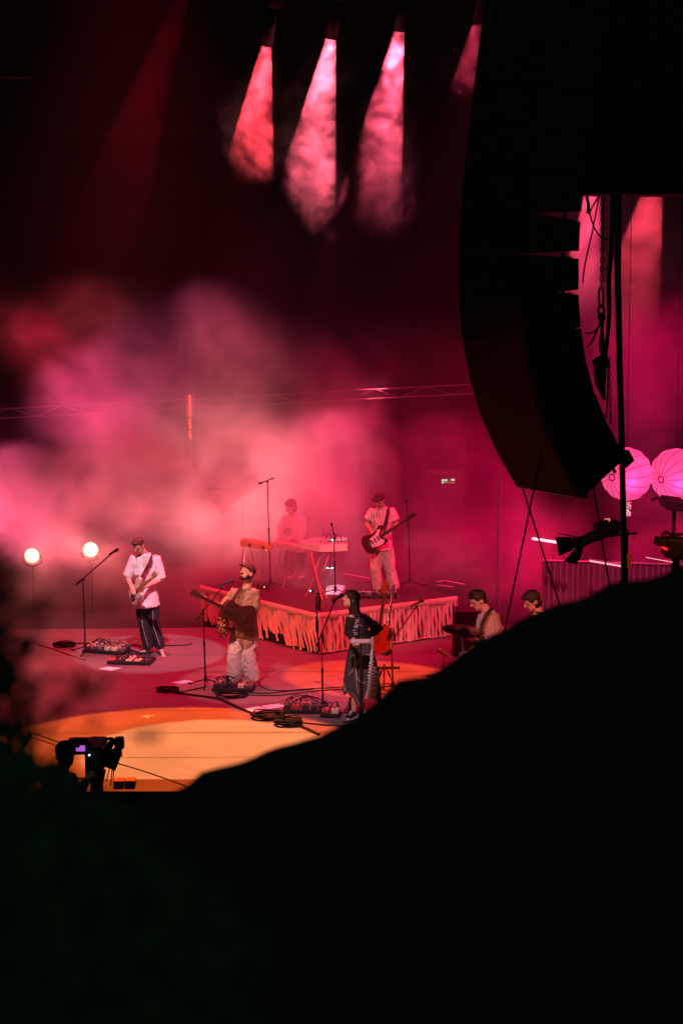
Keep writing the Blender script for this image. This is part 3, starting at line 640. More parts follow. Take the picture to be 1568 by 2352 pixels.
fs = [(j * seg + i, j * seg + (i + 1) % seg, (j + 1) * seg + (i + 1) % seg, (j + 1) * seg + i) for j in range(len(rows) - 1) for i in range(seg)]
mb.add(vs_, fs); sk = mb.build('skirt', M_skirt, r5, smooth=True)
sm = sk.modifiers.new('solid', 'SOLIDIFY'); sm.thickness = .008
ss = sk.modifiers.new('sub', 'SUBSURF'); ss.levels = 1; ss.render_levels = 1
mb = MB(); mb.tube([vs_[-seg + i % seg] for i in range(seg + 1)], .005, 5); mb.build('hem_piping', M_print, sk)
def on_skirt(pts, r_=.0048):
    out = []
    for u, v in crom([(a, b, 0) for a, b in pts], 6) and [(q.x, q.y) for q in crom([(a, b, 0) for a, b in pts], 6)]:
        p = P(u, v, hm.y - .20); dz = p.z - hm.z; rr = .14 + .14 * max(0, min(1, (.14 - dz) / .5)); rr = min(rr, .25); dx = max(-.97, min(.97, (p.x - hm.x) / rr))
        out.append(Vector((hm.x + dx * rr, hm.y - (rr * .88 + .012) * math.sqrt(1 - dx * dx), p.z)))
    m_ = MB(); m_.tube(out, r_, 5); m_.build('piping', M_print, sk)
on_skirt([(812, 1505), (815, 1520), (810, 1540), (800, 1552)])
on_skirt([(850, 1506), (832, 1508), (819, 1525), (817, 1545), (824, 1562), (838, 1568)])
on_skirt([(818, 1545), (819, 1570), (822, 1590)])
on_skirt([(860, 1505), (866, 1520), (868, 1532)])
for j, (v0, wd) in enumerate(((1426, .15), (1431, .11), (1437, .13), (1441, .12), (1448, .07), (1454, .13), (1458, .10))):     # chest print: rows of small worn marks
    c_ = P(809, v0, 24.6); x = -wd / 2
    while x < wd / 2:
        ww = random.uniform(.006, .016); mb = MB(); a = x / .16; mb.box(Vector((c_.x + x + .01, 24.75 - .135 + .25 * x * x / .16 + .0, c_.z + random.uniform(-.003, .003))), (ww, .012, .014 if j not in (2, 3) else .022)); mb.build('print_mark', M_print, r5)
        x += ww + random.uniform(.003, .010)
mb = MB()

# --- person: standing percussionist, and the man at the far right --------------------------
r6, g6, fw6, lt6 = person('dark-haired man in a pinstriped shirt and black shoulder strap looking down at the cymbals', 24.3,
    dict(head=(1098, 1379, 0), neck=(1113, 1397, .02), shL=(1110, 1415, -.13), shR=(1133, 1413, .12), elL=(1100, 1462, -.16), elR=(1143, 1466, .10), haL=(1085, 1488, -.30), haR=(1112, 1490, -.15),
         hipL=(1125, 1515, -.08), hipR=(1142, 1515, .1), knL=(1120, 1590, -.1), knR=(1142, 1590, .08), anL=(1122, 1655, -.08), anR=(1145, 1655, .08), toL=(1100, 1662, -.2), toR=(1125, 1662, 0)),
    (-.86, -.38, -.42), (-.2, -.05, 1), s=1.08, skin=M_skin, hair=('short', M_hair), top=M_stripe2, sleeve=1.35, top_r=1.12, hem=.1, bottom=M_dkden, shoes=M_dkden, base_z=0)
mb = MB(); pts = [P(1100, 1470, 24.0), P(1108, 1430, 24.05), P(1124, 1404, 24.12), P(1131, 1404, 24.42), P(1145, 1440, 24.7)]
pts = crom(pts, 5); secs = [(p, (pts[min(i + 1, len(pts) - 1)] - pts[max(0, i - 1)]).normalized().cross(Vector((0, -1, .1))).normalized() * .024, Vector((0, -1, 0)) * .005) for i, p in enumerate(pts)]
mb.loft(secs, 6); mb.build('shoulder_strap', M_strap, r6, smooth=True)
r7, g7, fw7, lt7 = person('man with dark hair in dark clothes behind the rocky slope at far right', 24.0,
    dict(head=(1221, 1380, 0), neck=(1233, 1398, .02), shL=(1228, 1416, -.12), shR=(1258, 1417, .12), elL=(1222, 1462, -.16), elR=(1264, 1464, .1), haL=(1205, 1490, -.3), haR=(1235, 1492, -.15),
         hipL=(1240, 1520, -.08), hipR=(1258, 1520, .1), knL=(1236, 1590, -.1), knR=(1258, 1590, .08), anL=(1238, 1662, -.08), anR=(1258, 1662, .08), toL=(1216, 1668, -.2), toR=(1240, 1668, 0)),
    (-.86, -.4, -.42), (-.2, -.05, 1), s=1.08, skin=M_skin, hair=('bob', M_hair), top=M_knit, sleeve=1.5, top_r=1.05, hem=.1, bottom=M_dkden, shoes=M_dkden, base_z=0)

# ================================================================ STAGE GEAR
def tripod_base(root, b, r_=.24, col_=M_darkmetal, a0=.4):
    for k in range(3):
        a = a0 + k * 2.0944; mb = MB(); e = b + Vector((math.cos(a) * r_, math.sin(a) * r_, .012))
        mb.tube([b + Z_ * .10, e], [.010, .009], 7); lg = mb.build('leg', col_, root)
        mb = MB(); mb.tube([e + Vector((math.cos(a), math.sin(a), 0)) * -.02, e + Vector((math.cos(a), math.sin(a), 0)) * .03], .014, 8, round_=True); mb.build('rubber_foot', M_blackp, lg)
    mb = MB(); mb.tube([b + Z_ * .06, b + Z_ * .15], [.022, .026], 10); mb.build('hub', M_blackp, root)
def mic(label, tail, tip, group=None, big=1.0):
    d = (tip - tail).normalized(); root = thing('microphone', label, 'microphone', tail, group)
    mb = MB(); mb.tube([tail, tail.lerp(tip, .72)], [.012 * big, .020 * big], 12); mb.build('handle', M_blackp, root, smooth=True)
    mb = MB(); mb.tube([tail.lerp(tip, .72), tail.lerp(tip, .76)], .027 * big, 12); mb.build('collar', M_darkmetal, root)
    mb = MB(); mb.ball(tip - d * .028 * big, (.029 * big, .029 * big, .032 * big), frame(d), 14, 9); mb.build('grille', M_darkmetal, root, smooth=True)
def mic_stand(label, base, joint, tail, tip, Yt, a0=.4):
    root = thing('microphone_stand', label, 'microphone stand', base, 'microphone stands'); tripod_base(root, base, .26, a0=a0)
    top_ = joint
    mb = MB(); mid = base.lerp(top_, .55); mb.tube([base + Z_ * .1, mid], .013, 8); mb.build('lower_pole', M_blackp, root)
    mb = MB(); mb.tube([mid, top_], .009, 8); mb.build('upper_pole', M_darkmetal, root)
    mb = MB(); mb.tube([mid - Z_ * .03, mid + Z_ * .03], .018, 10); mb.build('clutch', M_blackp, root)
    mb = MB(); mb.ball(top_, .024); mb.build('boom_joint', M_blackp, root)
    mb = MB(); mb.tube([tail, tip], .009, 8); bm = mb.build('boom', M_darkmetal, root)
    mb = MB(); mb.tube([tail, tail.lerp(tip, .12)], .016, 8); mb.build('counterweight', M_blackp, bm)
    mb = MB(); mb.tube([tip - (tip - tail).normalized() * .03, tip + (tip - tail).normalized() * .02], .019, 8); mb.build('clip', M_blackp, bm)
    return root
Ys = at(196, 1500).y
mic_stand('slim boom microphone stand beside the man in the white shirt, boom rising to the right', at(196, 1500), P(190.5, 1331, Ys), P(175, 1343, Ys), P(262, 1267, Ys), Ys)
mic('black microphone at the end of the long boom left of the white-shirted man', P(250, 1274, Ys), P(272, 1261, Ys))
Ys = at(471, 1576).y
mic_stand('tall boom microphone stand in front of the bearded singer', at(472, 1576), P(466, 1400, Ys), P(450, 1424, Ys), P(510, 1350, Ys), Ys, 2.6)
mic('black microphone tilted up towards the face of the bearded singer', P(497, 1346, Ys), P(537, 1333, Ys))
Ys = at(740, 1636).y
mic_stand('boom microphone stand left of the woman with black hair', at(741, 1636), P(739, 1462, Ys), P(727, 1484, Ys), P(768, 1381, Ys), Ys, 1.2)
mic('black microphone held up to the mouth of the woman', P(762, 1382, Ys), P(789, 1365, Ys))
Ys = at(902, 1590).y
mic_stand('boom microphone stand right of the woman, boom rising to the right over the riser skirt', at(902, 1590), P(899, 1478, Ys), P(884, 1494, Ys), P(957, 1393, Ys), Ys, .2)
mic('black microphone on the boom right of the woman, in front of the riser skirt', P(942, 1393, Ys), P(974, 1377, Ys))
# tall condenser stand and others on the riser
b = at(621, 1352, RZ); root = mic_stand('very tall thin stand with a small overhead microphone behind the keyboards', b, P(614, 1106, b.y), P(628, 1098, b.y), P(596, 1110, b.y), b.y)
mic('small overhead microphone on the very tall thin stand', P(606, 1107, b.y), P(596, 1111, b.y), big=.7)
b = at(770, 1368, RZ); mic_stand('short dark microphone stand standing on the riser by the keyboard table', b, P(767, 1236, b.y), P(770, 1240, b.y), P(761, 1204, b.y), b.y)
b = at(940, 1345, RZ)
b = at(941, 1290, RZ - 0); b = P(941, 1335, 31.2); b.z = RZ; mic_stand('thin stand behind the guitarist on the riser', b, P(938, 1200, b.y), P(937, 1210, b.y), P(933, 1150, b.y), b.y)

def cable(pts, r_=.008, name='cable', label='', m_=None, z=.009, cat='cable', gr='cables on the stage floor'):
    pp = crom([at(a, b_, z) if not isinstance(a, Vector) else a for a, b_ in pts], 7)
    for i, p in enumerate(pp): p.z = z if i not in () else p.z
    mb = MB(); mb.tube(pp, r_, 6); o = mb.build(name, m_ or M_cable, None, smooth=True); tag(o, label, cat, gr); return o
cable([(73, 1476), (110, 1487), (150, 1500), (196, 1516)], .010, label='pale cable running from the left edge to the foot of the white-shirted man\'s microphone stand', m_=M_tube)
cable([(120, 1482), (200, 1477), (300, 1483), (420, 1482), (440, 1478)], .009, label='thin black cable running straight across the floor behind the white-shirted man')
cable([(306, 1400 + 78), (312, 1480), (330, 1491), (337, 1494)], .006, label='short cable curling beside the white-shirted man\'s feet')
cable([(400, 1592), (440, 1597), (500, 1606), (545, 1625), (600, 1646), (650, 1655), (700, 1673), (732, 1688)], .022, label='thick bundled cable following the edge of the bright orange floor')
cable([(555, 1590), (620, 1592), (700, 1583), (790, 1578), (900, 1570)], .008, label='cable crossing the floor from the singer\'s pedals to the woman, upper of the two')
cable([(560, 1596), (640, 1597), (720, 1588), (800, 1582), (900, 1576)], .008, label='cable crossing the floor from the singer\'s pedals to the woman, lower of the two')
cable([(590, 1500), (592, 1560), (610, 1582), (660, 1587), (720, 1584)], .006, label='thin guitar cable dropping beside the singer and sweeping right along the floor')
cable([(770, 1640), (800, 1637), (860, 1634), (910, 1632)], .008, label='cable running right from the woman\'s microphone stand to behind the slope')
cable([(640, 1652), (720, 1663), (780, 1667), (860, 1664)], .010, label='cable sweeping below the woman\'s pedalboard')
cable([(360, 1590), (380, 1585), (410, 1590), (440, 1585), (472, 1578)], .010, label='loose cable left of the centre microphone stand')
# loops of coiled cable
def coil(u, v, r_, label, n_=5, h=.02, hh=.0):
    c_ = at(u, v, 0); pts = []
    for k in range(n_ * 18):
        t = k / 18 * 2 * math.pi; rr = r_ * (1 + .10 * math.sin(k * 1.3) - .05 * (k // 18 % 2)); pts.append(c_ + Vector((math.cos(t) * rr * 1.25, math.sin(t) * rr, .012 + (k // 18) * h * .8 + .006 * math.sin(k * .9))))
    mb = MB(); mb.tube(pts, .0095, 6); tag(mb.build('cable_coil', M_cable, None, smooth=True), label, 'coiled cable', 'coils of cable on the floor')
coil(148, 1485, .13, 'flat coil of dark cable beside the pale cable at the left', 4)
coil(615, 1650, .17, 'large dark coil of cable on the edge of the orange floor, upper left of two', 5)
coil(662, 1666, .14, 'neat round coil of cable lying on the orange floor edge, lower right of two', 6)
coil(385, 1588, .12, 'small coil of cable left of the singer\'s microphone stand', 3)
coil(532, 1600, .17, 'loose coil of cable under the singer\'s pedalboard', 3)

def pedalboard(label, u, v, wd, dp, ang, n1, n2, tall=.06):
    c_ = at(u, v, 0); root = thing('pedalboard', label, 'pedalboard', c_, 'pedalboards on the stage floor')
    X = Vector((math.cos(ang), math.sin(ang), 0)); Y = Vector((-math.sin(ang), math.cos(ang), 0))
    mb = MB(); mb.box(c_ + Z_ * .03, (wd, dp, .05), (X, Y, Z_)); mb.build('board', M_blackp, root, bevel=.006)
    pm = [mat('pedal_silver', (.3, .3, .32), .3, .7), mat('pedal_black', (.03, .03, .03), .4), mat('pedal_cream', (.6, .5, .35), .4), mat('pedal_red', (.4, .05, .04), .4)]
    for i in range(n1):
        for j in range(n2):
            cc = c_ + X * (wd * ((i + .5) / n1 - .5)) + Y * (dp * ((j + .5) / n2 - .5)) + Z_ * (.055 + tall / 2)
            mb = MB(); mb.box(cc, (wd / n1 * .72, dp / n2 * .78, tall * random.uniform(.7, 1.1)), (X, Y, Z_)); p = mb.build('pedal', random.choice(pm), root, bevel=.004)
            mb = MB(); mb.tube([cc - Y * dp / n2 * .25 + Z_ * tall * .4, cc - Y * dp / n2 * .25 + Z_ * (tall * .4 + .03)], .011, 8); mb.build('footswitch', M_chrome, p)
            for s_ in (-1, 1):
                mb = MB(); q = cc + X * s_ * wd / n1 * .2 + Y * dp / n2 * .22 + Z_ * tall * .4; mb.tube([q, q + Z_ * .025], .010, 8); mb.build('knob', M_chrome if s_ > 0 else M_blackp, p)
    for k in range(n1 + 2):
        p0 = c_ + X * random.uniform(-.5, .5) * wd + Y * random.uniform(-.5, .5) * dp + Z_ * (.07 + tall); p1 = c_ + X * random.uniform(-.5, .5) * wd + Y * random.uniform(-.5, .5) * dp + Z_ * (.07 + tall)
        mb = MB(); mb.tube(crom([p0, (p0 + p1) / 2 + Z_ * .07, p1], 5), .006, 6); mb.build('patch_cable', M_cable, root, smooth=True)
    return root
pedalboard('long pedalboard crowded with small silver pedals, beside the first microphone stand', 246, 1499, .72, .30, -.35, 6, 2)
pedalboard('low black pedalboard in front of the white-shirted man, right of the silver pedals', 302, 1522, .66, .40, -.14, 5, 2, .02)
pedalboard('black pedalboard at the singer\'s feet', 537, 1585, .58, .30, -.08, 5, 2)
pedalboard('round-ended pedalboard with tangled cables left of the woman\'s microphone stand', 702, 1634, .60, .34, -.05, 5, 2)
pedalboard('small pedalboard right of the woman\'s microphone stand', 760, 1646, .26, .20, -.2, 2, 1)
def paper(label, quad):
    p = [at(u, v, .006) for u, v in quad]; mb = MB(); mb.add(p + [q + Z_ * .002 for q in p], [(3, 2, 1, 0), (4, 5, 6, 7), (0, 1, 5, 4), (1, 2, 6, 5), (2, 3, 7, 6), (3, 0, 4, 7)])
    tag(mb.build('paper_sheet', M_paper), label, 'paper', 'set lists on the floor')
paper('white set list on the floor below the white-shirted man\'s pedals', [(226, 1537), (248, 1532), (278, 1535), (255, 1541)])
paper('dim paper sheet on the floor left of the centre microphone stand', [(391, 1568), (430, 1563), (446, 1567), (410, 1571)])
paper('white set list by the orange floor edge, left of a pair', [(556, 1629), (594, 1623), (618, 1630), (577, 1635)])
paper('white set list by the orange floor edge, right of a pair', [(600, 1622), (640, 1617), (658, 1623), (618, 1629)])
for a, b_ in (((325, 1645), (353, 1650)), ((325, 1641), (340, 1646))): pass
mb = MB()
for a, b_ in (((324, 1646), (354, 1643.5)), ((330, 1644.8), (342, 1649.5))):
    pa, pb = at(*a, .004), at(*b_, .004); d = (pb - pa).normalized(); nn = Vector((-d.y, d.x, 0)) * .018; mb.add([pa - nn, pb - nn, pb + nn, pa + nn], [(0, 1, 2, 3)])
tag(mb.build('tape_mark', M_tape), 'white tape cross marking a spot on the bright orange floor', 'tape mark')

# ---- keyboards on the riser --------------------------------------------------
kz = P(740, 1246, 30.9)
kt = thing('keyboard_table', 'flat keyboard with a pale shell on orange-lit crossed tube legs on the riser', 'keyboard', Vector((kz.x, kz.y, RZ)))
ka, kb, kc = P(684, 1256, 31.0), P(736, 1266, 30.4), P(796, 1262, 30.6)
def slab(pts, th, name, m_, root, bevel=.006):
    mb = MB(); n_ = len(pts); mb.add([p - Z_ * th for p in pts] + pts, [tuple(reversed(range(n_))), tuple(range(n_, 2 * n_))] + [(i, (i + 1) % n_, n_ + (i + 1) % n_, n_ + i) for i in range(n_)]); return mb.build(name, m_, root, bevel=bevel)
kp = [P(684, 1242, 30.95), P(735, 1252, 30.45), P(797, 1250, 30.6), P(796, 1240, 31.0), P(720, 1239, 31.3)]
zt = sum(p.z for p in kp) / 5
for p in kp: p.z = zt
slab(kp, .11, 'shell', M_key, kt)
cx = sum((p for p in kp), Vector()) / 5
for i in range(22):
    t = i / 22; p = kp[4].lerp(kp[3], t); mb = MB(); mb.box(p + Vector((0, -.02, .008)), (.014, .13, .014)); mb.build('key', M_pickw, kt)
for i in range(9):
    mb = MB(); p = cx + Vector((-.12 + i * .055, -.12 + .03 * math.sin(i * 2), .01)); mb.tube([p, p + Z_ * .02], .014, 8); mb.build('knob', M_blackp, kt)
for (u0, v0, u1, v1) in ((702, 1262, 726, 1322), (712, 1262, 740, 1378), (738, 1266, 722, 1322), (758, 1266, 742, 1310), (726, 1320, 700, 1372), (722, 1320, 752, 1376)):
    a = P(u0, v0, 30.7); b = at(u1, v1, RZ) if v1 > 1350 else P(u1, v1, 30.6); mb = MB(); mb.tube([a, b], .012, 8); mb.build('leg', M_tube, kt)
dev = thing('mixer', 'small silver mixer with knobs and a blue light on the pale keyboard', 'mixer', Vector((cx.x + .2, cx.y, zt)))
mb = MB(); mb.box(Vector((cx.x + .2, cx.y + .03, zt + .03)), (.30, .18, .05)); mb.build('case', M_alu, dev, bevel=.006)
for i in range(6):
    for j in range(2):
        mb = MB(); p = Vector((cx.x + .08 + i * .045, cx.y - .02 + j * .07, zt + .056)); mb.tube([p, p + Z_ * .022], .011, 8); mb.build('knob', M_pickw if (i + j) % 2 else M_chrome, dev)
mb = MB(); mb.ball(Vector((cx.x + .12, cx.y - .07, zt + .04)), .012); mb.build('led', E_whiteled, dev)
for k in range(4):
    a = Vector((cx.x + .02 + k * .08, cx.y + .02, zt + .07)); b = Vector((cx.x - .10 + k * .03, cx.y - .34, zt - .14)); mb = MB(); mb.tube(crom([a, a + Vector((-.05, -.1, .07)), b], 6), .005, 6)
    tag(mb.build('patch_lead', M_blackp, None, smooth=True), 'thin lead drooping over the front of the pale keyboard, ' + ['leftmost', 'second from the left', 'third from the left', 'rightmost'][k], 'cable', 'leads drooping over the keyboard')
k2 = thing('keyboard', 'long orange-lit keyboard standing on a stand left of the tall thin stand', 'keyboard', P(584, 1340, 31.6))
oa = [P(551, 1241, 31.4), P(619, 1253, 31.0), P(619, 1266, 31.0), P(551, 1254, 31.4)]
dd = Vector((.06, .28, 0)); mb = MB(); mb.add(oa + [p + dd for p in oa], [(0, 1, 2, 3), (7, 6, 5, 4), (0, 4, 5, 1), (1, 5, 6, 2), (2, 6, 7, 3), (3, 7, 4, 0)]); mb.build('shell', M_orange, k2, bevel=.005)
for (t, m__) in ((.33, M_blackp), (.78, M_blackp)):
    p = oa[0].lerp(oa[1], t) - Z_ * .05 + Vector((0, -.012, 0)); mb = MB(); mb.box(p, (.045, .02, .05)); mb.build('socket', m__, k2)
mb = MB(); mb.box(oa[1] - Z_ * .075 + Vector((-.06, -.016, 0)), (.015, .01, .015)); mb.build('led', E_pinkled, k2)
for (a, b_) in (((560, 1256), (548, 1344)), ((608, 1264), (585, 1350)), ((575, 1258), (597, 1350))):
    pa = P(a[0], a[1], 31.3); pb = at(b_[0], b_[1], RZ); mb = MB(); mb.tube([pa, pb], .008, 8); mb.build('leg', M_tube, k2)
k3 = thing('keyboard', 'small keyboard under the hands of the keyboard player', 'keyboard', P(650, 1250, 31.8))
ka = [P(632, 1246, 31.8), P(684, 1254, 31.3), P(690, 1247, 31.7), P(640, 1240, 32.15)]; zz = sum(p.z for p in ka) / 4
for p in ka: p.z = zz
slab(ka, .06, 'shell', M_orange, k3)
for i in range(16):
    p = ka[0].lerp(ka[1], (i + .5) / 16) + Vector((.02, .08, .008)); mb = MB(); mb.box(p, (.018, .11, .012)); mb.build('key', M_pickw, k3)
for (a, b_) in (((648, 1254), (630, 1330)), ((672, 1258), (650, 1352)), ((678, 1256), (682, 1350))):
    pa = P(a[0], a[1], 31.5); pb = at(b_[0], b_[1], RZ) if b_[1] > 1335 else P(b_[0], b_[1], 31.7); mb = MB(); mb.tube([pa, pb], .008, 8); mb.build('leg', M_tube, k3)
for u, v, m__, lb in ((607, 1354, E_pinkled, 'tiny bright indicator light on a stage box on the riser, left one'), (712, 1363, E_whiteled, 'tiny blue-white indicator light on a stage box on the riser, right one')):
    p = at(u, v, RZ); ib = thing('stage_box', lb, 'stage box', p); mb = MB(); mb.box(p + Vector((0, .06, .03)), (.14, .1, .06)); mb.build('case', M_blackp, ib); mb = MB(); mb.ball(p + Z_ * .04, .011, None, 8, 5); mb.build('led', m__, ib)
# small LED work lamp and the pale papers it lights
lp = P(757, 1303, 30.5); wl = thing('work_lamp', 'small white LED lamp shining down under the keyboard table', 'lamp', lp)
mb = MB(); mb.box(lp, (.11, .05, .02), frame(Vector((.1, 0, 1)))); mb.build('housing', M_blackp, wl)
mb = MB(); mb.box(lp - Z_ * .013, (.10, .04, .008)); mb.build('led_bar', E_whiteled, wl)
mb = MB(); mb.tube([lp + Z_ * .01, lp + Vector((.03, .15, .25))], .005); mb.build('arm', M_blackp, wl)
spot('work_lamp_light', lp - Z_ * .03, at(768, 1362, RZ), 7, (.55, .72, 1.0), 95, .6, .02)
for i in range(5):
    c_ = at(768 + (i - 2) * 2, 1363 - i * 2.2, RZ); mb = MB(); mb.box(Vector((c_.x, c_.y, RZ + .012 + i * .011)), (.34 - i * .03, .22, .008), frame(Z_, Vector((1, .2 * i, 0)))[0:2] + (Z_,))
    tag(mb.build('folded_towel', M_paper, bevel=.003), 'white folded towel on the riser in the lamplit stack, ' + ['bottom one', 'second from the bottom', 'middle one', 'second from the top', 'top one'][i], 'towel', 'folded towels under the lamp')
def bottle(label, p, h, r_, m_, ring=None):
    root = thing('bottle', label, 'bottle', p)
    mb = MB(); mb.loft([(p + Z_ * z, X_ * a, Y_ * a) for z, a in ((0, r_ * .94), (.01, r_), (h * .78, r_), (h * .83, r_ * .8))], 14); mb.build('body', m_, root, smooth=True)
    mb = MB(); mb.loft([(p + Z_ * (h * .835), X_ * r_ * .84, Y_ * r_ * .84), (p + Z_ * (h * .86), X_ * r_ * .84, Y_ * r_ * .84)], 14); mb.build('ring', M_chrome, root)
    mb = MB(); mb.loft([(p + Z_ * (h * .865), X_ * r_ * .75, Y_ * r_ * .75), (p + Z_ * h, X_ * r_ * .70, Y_ * r_ * .70)], 14); mb.build('cap', M_blackp, root, smooth=True)
bottle('black drinks bottle standing near the front corner of the riser', at(730, 1402, RZ), .28, .042, M_blackp)
bottle('tall black flask on the floor at the woman\'s feet', at(809, 1648, 0), .27, .055, M_blackp)
# pedal strip and other small boxes on the riser
rk = thing('pedalboard', 'wide low pedalboard on the riser behind the woman\'s head', 'pedalboard', at(860, 1372, RZ), 'pedalboards on the riser')
mb = MB(); c_ = at(858, 1372, RZ); mb.box(c_ + Z_ * .025, (.75, .28, .05)); mb.build('board', M_blackp, rk, bevel=.005)
for i in range(9):
    mb = MB(); mb.box(c_ + Vector((-.33 + i * .082, 0, .07)), (.06, .12, .04)); p = mb.build('pedal', MATS['pedal_silver'] if i % 2 else MATS['pedal_black'], rk, bevel=.004)
    mb = MB(); q = c_ + Vector((-.33 + i * .082, -.03, .09)); mb.tube([q, q + Z_ * .02], .010, 8); mb.build('footswitch', M_chrome, p)

# ---- drums --------------------------------------------------------------------
def cymbal(label, c_, r_, tilt, gr):
    root = thing('cymbal', label, 'cymbal', c_, gr); ax = frame(Vector(tilt))
    mb = MB(); mb.loft([(c_ + ax[2] * z, ax[0] * a, ax[1] * a) for z, a in ((0, r_), (.004, r_), (.016, r_ * .6), (.026, r_ * .24), (.045, r_ * .16), (.052, r_ * .05))], 36); mb.build('plate', M_cymbal, root, smooth=True)
    mb = MB(); mb.tube([c_ + ax[2] * .05, c_ + ax[2] * .09], .012, 8); mb.build('wing_nut', M_chrome, root)
def cstand(label, base, top_):
    root = thing('cymbal_stand', label, 'cymbal stand', base, 'cymbal stands'); tripod_base(root, base, .28, M_chrome)
    mb = MB(); mb.tube([base + Z_ * .1, top_ - Z_ * .02], .011, 8); mb.build('pole', M_chrome, root)
    for t in (.5, .8, .93):
        mb = MB(); p = base.lerp(top_, t); mb.tube([p - Z_ * .03, p + Z_ * .03], .024, 10); mb.build('clamp', M_chrome, root)
c1 = P(1063, 1449, 23.6); cymbal('large cymbal tilted in front of the man with the pinstriped shirt', c1, .262, (.10, -.10, 1), 'cymbals'); cstand('chrome stand under the large cymbal', Vector((c1.x, c1.y, 0)), c1)
c2 = P(1107, 1478, 23.2); cymbal('lower cymbal partly hidden by the rocky slope', c2, .22, (.12, -.06, 1), 'cymbals'); cstand('chrome stand under the lower cymbal', Vector((c2.x, c2.y, 0)), c2)
def drum(label, c_, r_, h, ax, m_=M_drum, gr='drums'):
    root = thing('drum', label, 'drum', c_, gr); x, y, z = frame(Vector(ax))
    mb = MB(); mb.loft([(c_ - z * h / 2, x * r_, y * r_), (c_ + z * h / 2, x * r_, y * r_)], 28); mb.build('shell', m_, root, smooth=True)
    for k in (-1, 1):
        mb = MB(); mb.loft([(c_ + z * k * (h / 2 - .015), x * r_ * 1.03, y * r_ * 1.03), (c_ + z * k * (h / 2 + .01), x * r_ * 1.03, y * r_ * 1.03)], 28); mb.build('hoop', M_chrome, root, smooth=True)
    mb = MB(); mb.loft([(c_ + z * (h / 2 + .006), x * r_ * .97, y * r_ * .97), (c_ + z * (h / 2 + .014), x * r_ * .96, y * r_ * .96)], 28); mb.build('drum_head', M_head, root)
    for k in range(8):
        a = k * math.pi / 4; q = c_ + x * math.cos(a) * r_ * 1.04 + y * math.sin(a) * r_ * 1.04; mb = MB(); mb.tube([q - z * h * .42, q + z * h * .42], .006, 6); mb.build('tension_rod', M_chrome, root)
drum('snare drum below the lower cymbal', P(1085, 1520, 23.4), .18, .15, (0, -.1, 1), M_alu)
drum('red floor tom standing by the percussionist', Vector((P(1135, 1500, 23.6).x, 23.7, .42)), .2, .4, (0, 0, 1))
mb = MB(); mb.box(Vector((P(1085, 1450, 29).x, 28.9, .35)), (.62, .5, .7)); tag(mb.build('flight_case', M_blackp, bevel=.01), 'dark flight case behind the percussionist beside the riser', 'case')
# drumstick and low microphone by the drums
mb = MB(); mb.tube([P(1150, 1440, 23.9), P(1168, 1453, 23.7)], [.009, .006], 8, round_=True); tag(mb.build('drumstick', M_maple), 'drumstick sticking out behind the pinstriped shirt', 'drumstick')
b = at(1018, 1560); mic_stand('short boom stand with its microphone aimed at the drums', b, P(1019, 1502, b.y), P(1040, 1520, b.y), P(1012, 1490, b.y), b.y)
mic('small dark microphone aimed at the drums', P(1030, 1508, b.y), P(1004, 1491, b.y), big=1.2)

# ---- spare guitars, keytar and clutter round the woman --------------------------------
ga = P(873, 1465, 26.0); guitar('orange-red electric guitar resting upright on a stand behind the woman', 'strat', P(870, 1463, 25.9), P(881, 1375, 26.05), (-.15, -1, .1), M_redlac, mat('red_neck', (.07, .018, .010), .4), M_rose, None)
guitar('dark guitar leaning upright right of the orange-red one', 'strat', P(889, 1470, 26.3), P(903, 1378, 26.45), (-.9, -.4, .1), M_blackp, M_rose, M_rose, None)
gs = thing('guitar_stand', 'black folding stand holding the two upright guitars behind the woman', 'guitar stand', Vector((ga.x + .06, 26.1, 0)))
for dx, dy in ((-.18, -.2), (.22, -.2), (.0, .25)):
    mb = MB(); mb.tube([Vector((ga.x + .06, 26.12, .42)), Vector((ga.x + .06 + dx, 26.1 + dy, .01))], .012, 8); mb.build('leg', M_blackp, gs)
mb = MB(); mb.box(Vector((ga.x + .06, 26.0, .40)), (.42, .04, .03)); mb.build('crossbar', M_blackp, gs)
kr = thing('keytar', 'slim white keyboard hung upright on a stand at the woman\'s side', 'keyboard', P(864, 1570, 24.4))
top_, bot_ = P(866, 1532, 24.45), P(856, 1606, 24.40); ax = (top_ - bot_).normalized(); xx = Vector((.95, -.3, 0)); xx = (xx - ax * xx.dot(ax)).normalized(); zz_ = xx.cross(ax)
if zz_.y > 0: zz_ = -zz_
mb = MB(); mb.box((top_ + bot_) / 2, (.085, (top_ - bot_).length, .03), (xx, ax, zz_)); mb.build('shell', M_key, kr, bevel=.004)
for i in range(20):
    p = bot_.lerp(top_, (i + .5) / 20) + zz_ * .018
    mb = MB(); mb.box(p - xx * .008, (.06, .018, .006), (xx, ax, zz_)); mb.build('white_key', M_pickw, kr)
    if i % 7 not in (2, 6): mb = MB(); mb.box(p + ax * .009 + xx * .006 + zz_ * .005, (.036, .010, .008), (xx, ax, zz_)); mb.build('black_key', M_blackp, kr)
gd = thing('ruffled_garland', 'pale ruffled garland hanging from the microphone stand in front of the woman\'s skirt', 'garland', P(848, 1604, 24.3))
pts = crom([P(855, 1463, 24.35), P(854, 1490, 24.33), P(853, 1520, 24.3), P(851, 1550, 24.3), P(849, 1580, 24.3), P(847, 1604, 24.3)], 4)
mb = MB(); mb.tube(pts[:9], .020, 8); mb.build('ribbon', M_paper, gd)
